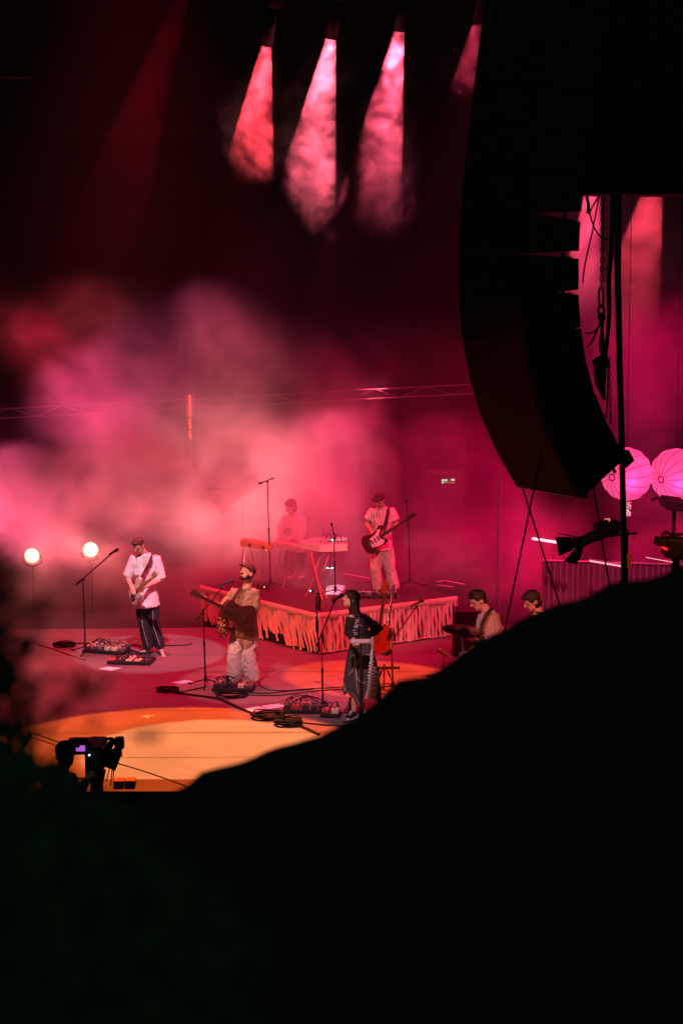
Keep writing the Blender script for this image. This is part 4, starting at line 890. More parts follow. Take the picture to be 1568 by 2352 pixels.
for i in range(44):
    t = i / 43; k = 8 + t * (len(pts) - 9); p = pts[int(k)].lerp(pts[min(int(k) + 1, len(pts) - 1)], k % 1)
    a = i * 1.9; mb = MB(); mb.loft([(p + Vector((math.cos(a) * .012, math.sin(a) * .01, 0)), Vector((.026, 0, .010 * math.sin(a))), Vector((0, .018, .010))), (p + Z_ * .006 + Vector((math.cos(a) * .012, math.sin(a) * .01, 0)), Vector((.017, 0, 0)), Vector((0, .012, 0)))], 8); mb.build('ruffle', M_paper, gd)
tr = thing('music_tray', 'narrow white tray on a thin stand in front of the woman\'s waist', 'tray', at(828, 1640, 0))
ta, tb = P(804, 1473, 24.3), P(853, 1473, 24.3); mb = MB(); mb.box((ta + tb) / 2, ((tb - ta).length, .16, .03)); mb.build('tray', M_key, tr, bevel=.006)
for i in range(12):
    mb = MB(); mb.box(ta.lerp(tb, (i + .5) / 12) + Vector((0, -.03, .018)), (.018, .08, .006)); mb.build('key', M_pickw, tr)
tbp = (ta + tb) / 2; mb = MB(); mb.tube([Vector((tbp.x, tbp.y, .1)), tbp - Z_ * .016], .012, 8); mb.build('pole', M_blackp, tr); tripod_base(tr, Vector((tbp.x, tbp.y, 0)), .24)

# ---- blinders ------------------------------------------------------------------
def blinder(label, u, v, Y, r_):
    c_ = P(u, v, Y); root = thing('stage_blinder', label, 'stage light', c_, 'round LED blinders'); f = (C0 + Vector((-5, 0, 0)) - c_).normalized(); x, y, z = frame(f)
    mb = MB(); mb.tube([c_ - z * .16, c_ - z * .02], [r_ * .75, r_ * 1.06], 20); mb.build('housing', M_blackp, root, smooth=True)
    mb = MB(); mb.tube([c_ - z * .02, c_ + z * .015], r_ * 1.10, 24); mb.build('rim', M_blackp, root, smooth=True)
    for n_, rr in ((1, 0), (6, .30), (12, .60), (18, .90)):
        for k in range(n_):
            a = 2 * math.pi * k / n_ + rr * 2; p = c_ + x * math.cos(a) * rr * r_ + y * math.sin(a) * rr * r_ + z * .02
            mb = MB(); mb.ball(p, (r_ * .085, r_ * .085, r_ * .07), (x, y, z), 8, 5); mb.build('bulb', E_blind, root)
    mb = MB(); mb.tube(crom([c_ - x * r_ * 1.15, c_ - x * r_ * 1.2 - y * r_ * 1.0 - z * .05, c_ - y * r_ * 1.5 - z * .08, c_ + x * r_ * 1.2 - y * r_ * 1.0 - z * .05, c_ + x * r_ * 1.15], 5), .012, 6); mb.build('yoke', M_blackp, root)
    mb = MB(); q = c_ - z * .08; mb.tube([q - y * r_ * 1.5, Vector((q.x, q.y, .02))], .006, 8); mb.build('stand', M_blackp, root)
    point('blinder_light', c_ + z * .14, 55, (1, .25, .22), .12)
blinder('round LED blinder glowing white at the far left', 73.5, 1276.5, 32.2, .122)
blinder('round LED blinder glowing white behind the first microphone boom', 208.5, 1262.5, 32.2, .122)

# ---- overhead fixtures ----------------------------------------------------------
def beam_light(label, u, v, Y, tilt, power, color, ang=24, lens=E_lens, on=True, behind=.5, ysl=.30):
    mouth = P(u, v, Y); d = Vector((-math.sin(R(tilt)), ysl, -math.cos(R(tilt)))).normalized(); x, y, z = frame(d)
    root = thing('spotlight', label, 'stage light', mouth - d * .3, 'spotlights on the overhead truss')
    r_ = .100; mb = MB()
    mb.loft([(mouth, x * r_, y * r_), (mouth - d * .62, x * r_ * 1.05, y * r_ * 1.05)], 24, caps=False)
    o = mb.build('barrel', M_blackp, root, smooth=True); sm = o.modifiers.new('solid', 'SOLIDIFY'); sm.thickness = .012; sm.offset = 1
    mb = MB(); mb.box(mouth - d * .74, (.30, .30, .24), (x, y, z)); mb.build('lamp_house', M_blackp, root, bevel=.02)
    mb = MB(); mb.tube([mouth - d * .615, mouth - d * .60], r_ * .9, 20); mb.build('reflector', lens, root)
    for k in (-1, 1):
        mb = MB(); mb.tube([mouth - d * .5 + x * k * .17, mouth - d * .5 + x * k * .19 + Z_ * .38], .016, 8); mb.build('yoke_arm', M_blackp, root)
    mb = MB(); mb.box(Vector((mouth.x, mouth.y - d.y * .5, mouth.z + .95)), (.42, .1, .08)); mb.build('clamp', M_blackp, root)
    if on: spot('spotlight_lamp', mouth - d * behind, mouth + d * 3, power, color, ang, .16, .012)
YB = 31.0
beam_light('spotlight with an orange-red beam, leftmost of the overhead row', 612, 104, YB, 9.5, 5200, (1, .05, .08), 19.5)
beam_light('spotlight with a bright pink beam, second from the left of the overhead row', 760, 88, YB, 9.8, 7800, (1, .11, .18), 19.5)
beam_light('spotlight with a pink beam, third from the left of the overhead row', 917, 70, YB, 9.5, 6500, (1, .085, .17), 19)
beam_light('spotlight half hidden by the hanging speaker array, right end of the row', 1098, 50, YB, 9.5, 1500, (1, .05, .14), 19)
beam_light('spotlight above the lanterns at the far right', 1512, 372, 32.5, 8, 3600, (1, .05, .10), 26)
beam_light('spotlight over the gap between the speaker array and the pole', 1366, 380, 32.5, 3, 5000, (1, .06, .16), 16)
# faint wide beams at the left and one pencil beam
spot('beam_lamp', P(455, -120, 36.5), P(150, 800, 34), 3600, (1, .0, .05), 15, .2, .01)
spot('beam_lamp', P(-160, 420, 36), P(150, 900, 34), 2000, (1, .0, .05), 18, .15, .01)
spot('beam_lamp', P(822, 235, 34), P(1030, 590, 33), 500, (1, .03, .10), 1.2, .3, .01)
def truss(label, a, b, w_=.3, m_=M_alu, n_=None, gr=None, name='lighting_truss'):
    root = thing(name, label, 'truss', a, gr); d = (b - a); L_ = d.length; d.normalize(); x, y, z = frame(d)
    for i, (p, q) in enumerate(((-1, -1), (1, -1), (1, 1), (-1, 1))):
        mb = MB(); o = x * p * w_ / 2 + y * q * w_ / 2; mb.tube([a + o, b + o], w_ * .055, 8); mb.build('chord', m_, root, smooth=True)
    n_ = n_ or int(L_ / .5); mb = MB()
    for i in range(n_):
        s0, s1 = a + d * (L_ * i / n_), a + d * (L_ * (i + 1) / n_)
        for (p, q), (p2, q2) in (((-1, -1), (-1, 1)), ((1, -1), (1, 1)), ((-1, -1), (1, -1)), ((-1, 1), (1, 1))):
            A = x * p * w_ / 2 + y * q * w_ / 2; B = x * p2 * w_ / 2 + y * q2 * w_ / 2
            if i % 2: A, B = B, A
            mb.tube([s0 + A, s1 + B], w_ * .026, 5, caps=False)
    mb.build('lacing', m_, root); return root
truss('black overhead truss carrying the row of spotlights', P(420, 15, YB) + Z_ * .9, P(1290, -55, YB) + Z_ * .9, .35, M_blackp)
bt = truss('thin aluminium truss crossing the smoke behind the band', P(-160, 958, 36.5), P(1330, 880, 37.5), .18, M_dull)
for u, v in ((70, 938), (176, 940), (402 * .64, 940), (542, 925), (700, 935), (886, 905), (962, 910)):
    pass
mb = MB()
hp = thing('light_pole', 'vertical pole of glowing orange-red tube lights hanging from the thin truss', 'light pole', P(436, 905, 36.3))
for v0, v1 in ((907, 956), (962, 985), (990, 1008)):
    mb = MB(); mb.tube([P(435.5, v0, 36.3), P(437, v1, 36.3)], .028, 8); mb.build('tube_light', E_redstrip, hp)
for dx in (-7, 7):
    mb = MB(); mb.tube([P(436 + dx, 905, 36.35), P(437 + dx, 958, 36.35)], .010, 6); mb.build('rail', M_alu, hp)
mb = MB(); mb.tube([P(437, 950, 36.4), P(439, 1110, 36.4)], .012, 6); mb.build('drop_wire', M_alu, hp)
for i, (u, v0, v1) in enumerate(((69, 930, 962), (152, 935, 975), (257, 912, 950), (362, 905, 925), (549, 905, 950), (700, 905, 930), (887, 905, 950), (962, 890, 915))):
    mb = MB(); mb.box(P(u, (v0 + v1) / 2, 36.2), (.025, .03, (v1 - v0) / 121)); tag(mb.build('hanging_bracket', M_darkmetal, bevel=.004), 'short metal bracket hanging from the thin truss, ' + ['leftmost of all', 'second from the left', 'third from the left', 'left of the glowing pole', 'first right of the glowing pole', 'second right of the glowing pole', 'third right of the glowing pole', 'nearest the speaker array'][i], 'bracket', 'brackets hanging from the thin truss')
# faint frames of the stage house high on the left
for u0, v0, u1, v1 in ((150, 300, 450, 305), (500, 262, 800, 275), (230, 370, 300, 372)):
    a, b = P(u0, v0, 41), P(u1, v1, 41); mb = MB(); mb.box((a + b) / 2, ((b - a).length, .2, .18)); tag(mb.build('gantry_beam', M_blackp), 'black steel beam of the stage house in the dark above the smoke', 'beam', 'black beams of the stage house')
mb = MB(); a, b = P(0, 178, 40), P(70, 178, 40); mb.tube([a - X_ * 3, b], .03, 8); tag(mb.build('pipe', M_alu), 'thin pipe catching light high on the left', 'pipe')
for u0, u1, v0, v1 in ((330, 455, 365, 720), (500, 800, 500, 700)):
    a = P(u0, v0, 42.5); b = P(u1, v1, 42.5); mb = MB(); mb.box((a + b) / 2, (abs(b.x - a.x), .12, abs(a.z - b.z))); tag(mb.build('drape_panel', M_black), 'black drape panel hanging in the dark behind the smoke' + (', tall left one' if u0 < 400 else ', wide right one'), 'drape')

# ---- profile spot with barn doors at the right ------------------------------------------
pf = thing('profile_spotlight', 'black spotlight with open barn doors pointing down left, on a stand behind the pole', 'stage light', P(1441, 1339, 24.5))
a, b = P(1324, 1250, 24.0), P(1420, 1206, 24.4); d = (b - a).normalized(); x, y, z = frame(d)
mb = MB(); mb.loft([(a, x * .085, y * .085), (a + d * .06, x * .085, y * .085), (a + d * .065, x * .070, y * .070), (a + d * .36, x * .070, y * .070), (a + d * .365, x * .085, y * .085), (b - d * .08, x * .085, y * .085), (b, x * .06, y * .06)], 22); mb.build('barrel', M_darkmetal, pf, smooth=True)
mb = MB(); mb.box(a.lerp(b, .62) + Z_ * .10, (.28, .10, .07), (d, y, d.cross(y))); mb.build('lamp_box', M_blackp, pf, bevel=.008)
for i in range(4):
    mb = MB(); p = b - d * (.03 + i * .025); mb.loft([(p, x * .09, y * .09), (p - d * .01, x * .09, y * .09)], 20); mb.build('cooling_fin', M_darkmetal, pf)
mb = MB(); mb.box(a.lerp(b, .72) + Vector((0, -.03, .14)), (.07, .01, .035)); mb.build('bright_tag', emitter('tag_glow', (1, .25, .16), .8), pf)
mb = MB(); mb.tube([a - d * .005, a + d * .02], .10, 22); mb.build('gel_frame', M_darkmetal, pf)
for k, (e, sp_) in enumerate(((y, 1), (-y, 1), (x, .7), (-x, .7))):
    o_ = e * .095; s1 = x if k < 2 else y; e1 = (e * .55 - d * .9).normalized(); mb = MB()
    mb.add([a + o_ - s1 * .09, a + o_ + s1 * .09, a + o_ + s1 * .13 + e1 * .19, a + o_ - s1 * .13 + e1 * .19], [(0, 1, 2, 3)]); q = mb.build('barn_door', M_darkmetal, pf); sm = q.modifiers.new('solid', 'SOLIDIFY'); sm.thickness = .004
yb = P(1434, 1226, 24.4); mb = MB(); mb.tube([a.lerp(b, .5) - Vector((0, .10, 0)), P(1400, 1232, 24.3), yb], .016, 8); mb.build('yoke', M_darkmetal, pf)
mb = MB(); mb.tube([Vector((yb.x + .04, yb.y + .1, yb.z + .05)), Vector((P(1443, 1400, 24.5).x, yb.y + .1, 0))], .022, 10); mb.build('pole', M_darkmetal, pf)
mb = MB(); p0 = P(1442.5, 1288, 24.38); mb.box(p0, (.062, .05, .19)); mb.build('orange_tape', mat('orange_tape', (.8, .28, .05), .6), pf)
mb = MB(); mb.box(P(1448, 1225, 24.4), (.16, .05, .03)); mb.build('crossbar', M_darkmetal, pf)
mb = MB(); mb.ball(P(1455, 1237, 24.35), .022); mb.build('knob', MATS['orange_tape'], pf)
spot('edge_lamp', (4.6, 20.5, 4.2), P(1442, 1270, 24.4), 160, (1, .16, .05), 24, .5, .05)
# second fixture at the frame's right edge
p2 = thing('stage_projector', 'black boxy stage light cut by the right edge of the picture', 'stage light', P(1555, 1300, 23.0))
c_ = P(1553, 1258, 23.0); mb = MB(); mb.box(c_, (.34, .3, .24), frame(Vector((.1, 0, 1)))); mb.build('body', M_blackp, p2, bevel=.02)
mb = MB(); mb.box(P(1524, 1247, 22.95), (.17, .22, .10), frame(Vector((.35, 0, 1)))); mb.build('nose', M_blackp, p2, bevel=.01)
mb = MB(); mb.box(P(1525, 1259, 22.85), (.13, .06, .028), frame(Vector((.35, 0, 1)))); mb.build('red_lens', emitter('dim_red', (1, .02, .02), .8), p2)
mb = MB(); mb.tube(crom([P(1520, 1236, 23), P(1521, 1226, 23), P(1530, 1222, 23), P(1545, 1228, 23), P(1580, 1226, 23)], 5), .018, 8); mb.build('handle', M_blackp, p2, smooth=True)
mb = MB(); q = P(1551, 1290, 23.0); mb.tube([c_, Vector((c_.x, c_.y, 0))], .05, 8); mb.build('stand', M_blackp, p2)

# ---- LED battens ------------------------------------------------------------------
def batten(label, a, b, n_, r_, m_, body=True):
    root = thing('led_batten', label, 'light bar', a, 'light bars of small LEDs'); d = (b - a); 
    if body: mb = MB(); mb.box((a + b) / 2 + Vector((0, .05, 0)), (d.length, .06, .075), (d.normalized(), Y_, d.normalized().cross(Y_))); mb.build('housing', M_alu, root)
    else: mb = MB(); mb.tube([a + Vector((0, .02, 0)), b + Vector((0, .02, 0))], .006, 5); mb.build('wire', M_blackp, root)
    for i in range(n_):
        mb = MB(); mb.ball(a.lerp(b, (i + .5) / n_), (r_, r_ * .7, r_), None, 8, 5); mb.build('led', m_, root)
batten('bar of pink-white LEDs left of the barn-door spotlight', P(1222, 1237, 29.2), P(1316, 1252, 28.8), 26, .020, E_pinkled)
batten('dimmer bar of LEDs below the barn-door spotlight', P(1352, 1288, 29.2), P(1440, 1303, 28.8), 20, .015, emitter('pink_led_dim', (1, .3, .4), 1.6))
batten('string of tiny dots of light right of the black pole', P(1482, 1280, 27.5), P(1549, 1292.5, 27.5), 15, .006, emitter('dot_led', (1, .55, .6), 3), False)

# ---- lanterns -----------------------------------------------------------------------
def lantern(label, u, v, Y, r_, pole_u, pole_v):
    c_ = P(u, v, Y); root = thing('balloon_lantern', label, 'lantern', c_, 'glowing pink balloon lanterns')
    q = P(pole_u, pole_v, Y - r_ * .75) - c_; ax = frame(q.normalized(), Vector((0, 0, 1))); G = 14; seg = G * 6
    mb = MB(); secs = 16; vs_ = []
    for j in range(secs + 1):
        th = math.pi * (.03 + .94 * j / secs)
        for i in range(seg):
            ph = 2 * math.pi * i / seg; k = (i % 6) / 6; sc_ = 1 - .045 * (1 - math.sin(math.pi * k)) * math.sin(th)
            rr = r_ * math.sin(th) ** .92 * sc_ * 1.05; vs_.append(c_ + ax[2] * (r_ * .90 * math.cos(th)) + ax[0] * rr * math.cos(ph) + ax[1] * rr * math.sin(ph))
    fs = [(j * seg + i, j * seg + (i + 1) % seg, (j + 1) * seg + (i + 1) % seg, (j + 1) * seg + i) for j in range(secs) for i in range(seg)] + [tuple(range(seg)), tuple(reversed(range(secs * seg, (secs + 1) * seg)))]
    mb.add(vs_, fs); mb.build('envelope', M_lantern, root, smooth=True)
    ms = mat('lantern_seam', (.18, .01, .05), .8)
    for g_ in range(G):
        mb = MB(); mb.tube([vs_[j * seg + g_ * 6] + (vs_[j * seg + g_ * 6] - c_).normalized() * .002 for j in range(secs + 1)], .0055, 5); mb.build('seam', ms, root)
    mb = MB(); p = c_ + ax[2] * r_ * .90
    ring = [p + ax[0] * .05 * math.cos(t * math.pi / 8) + ax[1] * .05 * math.sin(t * math.pi / 8) for t in range(17)]; mb.tube(ring, .012, 6); mb.build('end_ring', ms, root)
    mb = MB(); mb.tube([c_ + Z_ * r_ * .9, c_ + Z_ * 7], .006, 5); mb.build('suspension_wire', M_blackp, root)
    point('lantern_light', c_ + Vector((0, -r_ * 1.3, -.15)), 12, (1, .08, .4), .25)
lantern('glowing pink balloon lantern crossed by the black pole', 1438, 1089, 31.5, .425, 1398, 1098)
lantern('glowing pink balloon lantern cut by the right edge', 1552, 1092, 31.5, .43, 1508, 1104)
mb = MB()
for i in range(60): 
    p = P(1442 + random.uniform(-7, 7), 1152 + random.uniform(0, 34), 31.4); mb.ball(p, .006, None, 6, 4)
tag(mb.build('sparkling_tassel', E_pinkled, kind='stuff'))
hb = thing('hung_fixture', 'dark low fixture in front of the lower edge of the right lantern', 'stage light', P(1540, 1150, 28))
mb = MB(); mb.box(P(1545, 1156, 28), (.62, .3, .15), frame(Vector((.12, 0, 1)))); mb.build('body', M_blackp, hb, bevel=.02)
mb = MB(); mb.tube([P(1495, 1150, 28), P(1506, 1143, 28), P(1516, 1146, 28)], .02, 8); mb.build('bracket', M_blackp, hb)
mb = MB(); mb.tube([P(1548, 1160, 28), Vector((P(1548, 1160, 28).x, 28, 0))], .03, 8); mb.build('stand', M_blackp, hb)

# ---- effects rack with green lights, moving head in the smoke, small white tags -------------
er = thing('equipment_rack', 'dark equipment rack with a row of green lights right of the riser guitarist', 'rack', P(1025, 1160, 34))
mb = MB(); c_ = P(1025, 1112, 34.1); mb.box(c_ + Vector((0, .25, -.25)), (.62, .5, .9)); mb.build('case', M_black, er, bevel=.01)
for i, (u, v) in enumerate(((1016, 1103), (1020.5, 1103), (1025, 1103), (1037, 1102), (1041.5, 1102), (1016, 1108))):
    mb = MB(); mb.ball(P(u, v, 33.8), .017); mb.build('led', E_green, er)
mb = MB(); mb.box(P(1031, 1108, 33.82), (.2, .02, .012)); mb.build('display', emitter('dim_display', (.5, .5, .25), .5), er)
q = P(1025, 1160, 34.3); mb = MB(); mb.box(Vector((q.x, q.y, q.z / 2 - .1)), (.6, .5, q.z)); mb.build('base_cabinet', M_black, er)
mh = thing('moving_head_light', 'dark moving head lamp half lost in the smoke left of the tall stand', 'stage light', P(560, 1160, 33.9))
a, b = P(522, 1146, 33.9), P(592, 1100, 33.9); d = (b - a).normalized(); x, y, z = frame(d)
mb = MB(); mb.loft([(a, x * .20, y * .20), (a + d * .15, x * .16, y * .16), (b - d * .1, x * .15, y * .15), (b, x * .08, y * .08)], 18); mb.build('head', M_blackp, mh, smooth=True)
for e in (x, -x, y, -y):
    s1 = d.cross(e); mb = MB(); mb.add([a + e * .2 - s1 * .12, a + e * .2 + s1 * .12, a + e * .34 + s1 * .17 - d * .2, a + e * .34 - s1 * .17 - d * .2], [(0, 1, 2, 3)]); q = mb.build('barn_door', M_blackp, mh); sm = q.modifiers.new('s', 'SOLIDIFY'); sm.thickness = .005
mb = MB(); q = a.lerp(b, .5); mb.tube([q, Vector((q.x, q.y, .6))], .025, 8); mb.build('stand', M_blackp, mh)
for u, v in ((585, 1086), (37, 1217)):
    p = P(u, v, 32.9); mb = MB(); mb.box(p, (.09, .02, .045), frame(Vector((-.5, 0, 1)))); mb.build('label_tag', M_paper); o = bpy.data.objects[-1] if False else None
for o in [o for o in col.objects if o.name.startswith('label_tag')]:
    tag(o, 'small white tag catching light in the smoke, ' + ('at the far left' if o.location.x + sum((v.co.x for v in o.data.vertices)) / 8 < -3 else 'above the moving head lamp'), 'tag')
    o.name = 'white_tag'
# curtain at the back right
def curtain(label, a, b, ztop, zbot=0.02, folds=26, name='curtain'):
    d = (b - a); L_ = d.length; d.normalize(); o = Vector((d.y, -d.x, 0)); root = thing(name, label, 'curtain', a)
    n_ = folds * 8; mb = MB(); vs_ = []
    for k, z in enumerate((zbot, ztop * .5, ztop)):
        for i in range(n_ + 1):
            t = i / n_; off = .055 * math.sin(i / 8 * 2 * math.pi + .7 * math.sin(i * .11)) * (1 + .4 * noise.noise(Vector((i * .05, k, 0)))); p = a + d * (L_ * t) + o * off; vs_.append((p.x, p.y, z))
    mb.add(vs_, [(k * (n_ + 1) + i, k * (n_ + 1) + i + 1, (k + 1) * (n_ + 1) + i + 1, (k + 1) * (n_ + 1) + i) for k in range(2) for i in range(n_)]); mb.build('cloth', M_curt, root, smooth=True)
    mb = MB(); mb.tube([Vector((a.x, a.y, ztop + .02)), Vector((b.x, b.y, ztop + .02))], .02, 8); mb.build('rail', M_alu, root)
ca = P(1245, 1290, 30.3); cb = P(1640, 1308, 29.7)
curtain('pleated grey curtain along the back right of the stage', Vector((ca.x, ca.y, 0)), Vector((cb.x, cb.y, 0)), ca.z, folds=30)
spot('curtain_lamp', (3.0, 21, 7), P(1400, 1340, 30), 2600, (1, .06, .2), 30, .6, .1)
# poles behind the drummer
for i, (u, v0) in enumerate(((1143, 1080), (1150, 1090), (1272, 1250))):
    p = P(u, v0, 30.8); mb = MB(); mb.tube([p, Vector((p.x, p.y, 0))], .012, 6); tag(mb.build('thin_pole', M_alu, smooth=True), ['thin upright pole behind the percussionist, left one of a close pair', 'thin upright pole behind the percussionist, right one of a close pair', 'thin upright pole in front of the grey curtain'][i], 'pole')

# ================================================================ SPEAKER ARRAY (hung in front of the stage)
YA = 17.6; psi = R(30); aF = Vector((-math.cos(psi), -math.sin(psi), 0)); aL = Vector((math.sin(psi), -math.cos(psi), 0))   # facing, and lateral towards the camera
arr = thing('line_array_speaker', 'tall curved black line array of hanging speaker cabinets', 'speaker', P(1200, 300, YA))
FE = [(1148, -260), (1135, -166), (1122, -73), (1110, 21), (1098, 115), (1086, 209), (1075, 303), (1065, 397), (1057, 490), (1053.3, 582.5), (1053, 676), (1060, 771), (1076, 863), (1101, 950), (1139, 1036.6), (1186, 1119)]
W_, D_ = 1.0, .60
base = P(1100, 500, YA)
def front_pt(u, v):       # on the vertical plane through base holding aF
    # solve P(u,v,Y) = base + aF*t + z
    Y = YA
    for _ in range(6):
        p = P(u, v, Y); t = (p.x - base.x) / aF.x; Y = base.y + aF.y * t
    return P(u, v, Y)
FP = [front_pt(u, v) for u, v in FE]
bks = []
for i in range(len(FP) - 1):
    dn = (FP[i + 1] - FP[i]).normalized(); bks.append((-aF - dn * (-aF).dot(dn)).normalized())
bis = [bks[0]] + [((bks[i - 1] + bks[i]) / 2).normalized() for i in range(1, len(bks))] + [bks[-1]]
GAP = {8: .044, 9: .034, 10: .022, 11: .008}
for i in range(len(FP) - 1):
    p, q = FP[i], FP[i + 1]; dn = (q - p).normalized(); bk = bks[i]
    h = (q - p).length
    bp, bq = p + bis[i] * D_ + dn * GAP.get(i, .003), q + bis[i + 1] * D_ - dn * GAP.get(i + 1, .003)
    g_ = dn * .002
    pts = [p + g_, bp, bq, q - g_]
    mb = MB(); mb.add(pts + [r_ + aL * W_ for r_ in pts], [(3, 2, 1, 0), (4, 5, 6, 7), (0, 1, 5, 4), (1, 2, 6, 5), (2, 3, 7, 6), (3, 0, 4, 7)])
    cb_ = mb.build('cabinet', M_cab, arr, bevel=.006)
    if i >= 4:
        f_ = -bk; mb = MB(); c_ = (p + q) / 2 + f_ * .004 + aL * W_ / 2; mb.box(c_, (W_ * .95, h * .9, .008), (aL, dn, f_)); mb.build('grille', mat('grille_mesh', (.006, .0055, .0055), .8, .0, bump=.8, bscale=400), cb_)
    mb = MB(); mb.box(bp.lerp(bq, .02) - bk * .05 + aL * (W_ * .5), (.03, W_ * .9, .05), (bk, aL, dn)); mb.build('rigging_link', M_darkmetal, cb_)
    for e_ in (.02, W_ - .02):
        mb = MB(); mb.box(q + bk * .44 + aL * e_, (.03, .012, .10), (bk, aL, dn)); mb.build('splay_pin', M_darkmetal, cb_)
lastq = FP[-1]; dn = (FP[-1] - FP[-2]).normalized(); back = -aF; bk = (back - dn * back.dot(dn)).normalized()
mb = MB(); mb.box(lastq + dn * .018 + bk * .05 + aL * W_ / 2, (.05, W_, .022), (bk, aL, dn)); mb.build('bottom_rail', M_darkmetal, arr)
mb = MB(); mb.box(lastq + dn * .01 + bk * D_ + aL * W_ * .98, (.12, .06, .12), (bk, aL, dn)); mb.build('tail_bracket', M_blackp, arr)
tl = lastq + bk * D_ + aL * W_
spot('rim_lamp', (-3.5, 20.5, 1.5), lastq + aL * W_ * .6, 220, (1, .012, .03), 30, .5, .05)  # unseen spot added for the red rim under the array
# black box hanging behind the array: stage wing soffit
mb = MB(); a, b = P(1345, 445, 19.5), P(1568, 448, 19.5)
wing = thing('wing_soffit', 'black soffit box filling the top right corner behind the speaker array', 'soffit', P(1450, 400, 19.5))
mb.box(Vector((P(1352, 445, 19.5).x, 19.9, a.z + 2.5)), (P(1470, 445, 19.5).x - P(1234, 445, 19.5).x, .8, 5.0)); mb.build('panel', M_cab, wing)
mb = MB(); mb.box(Vector((P(1470, 445, 19.5).x + .5 + 2.0, 19.9, a.z + 2.5 - .003)), (4.98, .8, 5.0)); mb.build('panel', M_cab, wing)
mb = MB(); mb.box(Vector((P(1470, 445, 19.5).x + .9, 19.55, a.z + .03)), (5, .05, .05)); mb.build('edge_trim', M_darkmetal, wing)
# black steel pole
pole = thing('steel_pole', 'thick black steel pole standing right of the speaker array', 'pole', Vector((P(1434, 1400, 18.8).x, 18.8, 0)))
mb = MB(); mb.tube([P(1418, 430, 18.8), P(1418.5, 640, 18.8), P(1423, 860, 18.8), P(1427, 1000, 18.8), P(1431, 1180, 18.8), P(1433.5, 1400, 18.8), Vector((P(1434, 1400, 18.8).x + .03, 18.8, -1))], [.036, .032, .031, .031, .031, .031, .032], 12); mb.build('tube', M_blackp, pole, smooth=True)
mb = MB(); mb.tube([P(1414, 430, 18.7), P(1413, 530, 18.7)], [.045, .04], 10); mb.build('sleeve', M_blackp, pole, smooth=True)
mb = MB(); mb.tube(crom([P(1406, 440, 18.4), P(1404, 560, 18.4), P(1398, 640, 18.4), P(1398, 730, 18.4), P(1389, 830, 18.4), P(1385, 900, 18.4)], 5), [.022] * 26, 8); tag(mb.build('cable_loom', M_blackp, smooth=True), 'thick bundled cable hanging beside the pole and chain', 'cable')
# chains
def chain(label, pts, link=.035, r_=.0045):
    pp = crom(pts, 40); root = thing('chain', label, 'chain', pts[0], 'hoist chains'); acc = 0; last = pp[0]; k = 0; mbs = MB()
    cs = []
    for p in pp[1:]:
        acc += (p - last).length; last = p
        if acc >= link: acc = 0; cs.append(p)
    for k, c_ in enumerate(cs):
        d = (cs[min(k + 1, len(cs) - 1)] - cs[max(k - 1, 0)]).normalized(); a = frame(d, Vector((1, 0, 0)) if k % 2 else Vector((0, 1, 0)))
        ring = [c_ + d * link * .68 * math.cos(t * math.pi / 5) + a[0] * link * .36 * math.sin(t * math.pi / 5) for t in range(11)]
        mb = MB(); mb.tube(ring, r_, 5, caps=False); mb.build('link', M_blackp, root)
    return root
chain('hoist chain hanging from the soffit beside the array', [P(1386, 445, 18.1), P(1383, 560, 18.1), P(1380, 655, 18.1)], .040, .006)
chain('lower slack chain running down to the bottom of the array', [P(1398, 815, 17.9), P(1400, 880, 17.9), P(1402, 970, 17.9)], .032, .005)
hk = thing('chain_hook', 'heavy chain hook and shackle between the two chains', 'hook', P(1381, 660, 18.1))
mb = MB(); ring = [P(1380 + 5 * math.sin(t), 682 - 24 * math.cos(t), 18.1) for t in [k * math.pi / 8 for k in range(17)]]; mb.tube(ring, .011, 8); mb.build('long_link', M_blackp, hk, smooth=True)
mb = MB(); ring = [P(1380 + 7 * math.sin(t), 712 - 10 * math.cos(t), 18.1) for t in [k * math.pi / 8 for k in range(17)]]; mb.tube(ring, .012, 8); mb.build('hook', M_blackp, hk, smooth=True)
mb = MB(); mb.ball(P(1381, 728, 18.1), (.04, .035, .04)); mb.build('swivel', M_blackp, hk, smooth=True)
for dx in (-2, 4):
    mb = MB(); mb.tube(crom([P(1381 + dx, 735, 18.1), P(1383 - dx * 1.2, 790, 18.1), P(1380 + dx, 825, 18.1)], 5), .013, 7); mb.build('strap', M_blackp, hk, smooth=True)
mt = thing('chain_motor', 'knobbly black chain motor hanging at the back edge of the array', 'hoist', P(1381, 850, 17.9))
mb = MB(); mb.ball(P(1380, 832, 17.9), (.085, .07, .06)); mb.ball(P(1380, 850, 17.9), (.05, .06, .09)); mb.tube([P(1376, 850, 17.9), P(1378, 880, 17.9), P(1387, 915, 17.9)], [.06, .05, .02], 10, round_=True); mb.organic('housing', M_blackp, mt, .012, 1, .008, 40, (1, 1, 1))
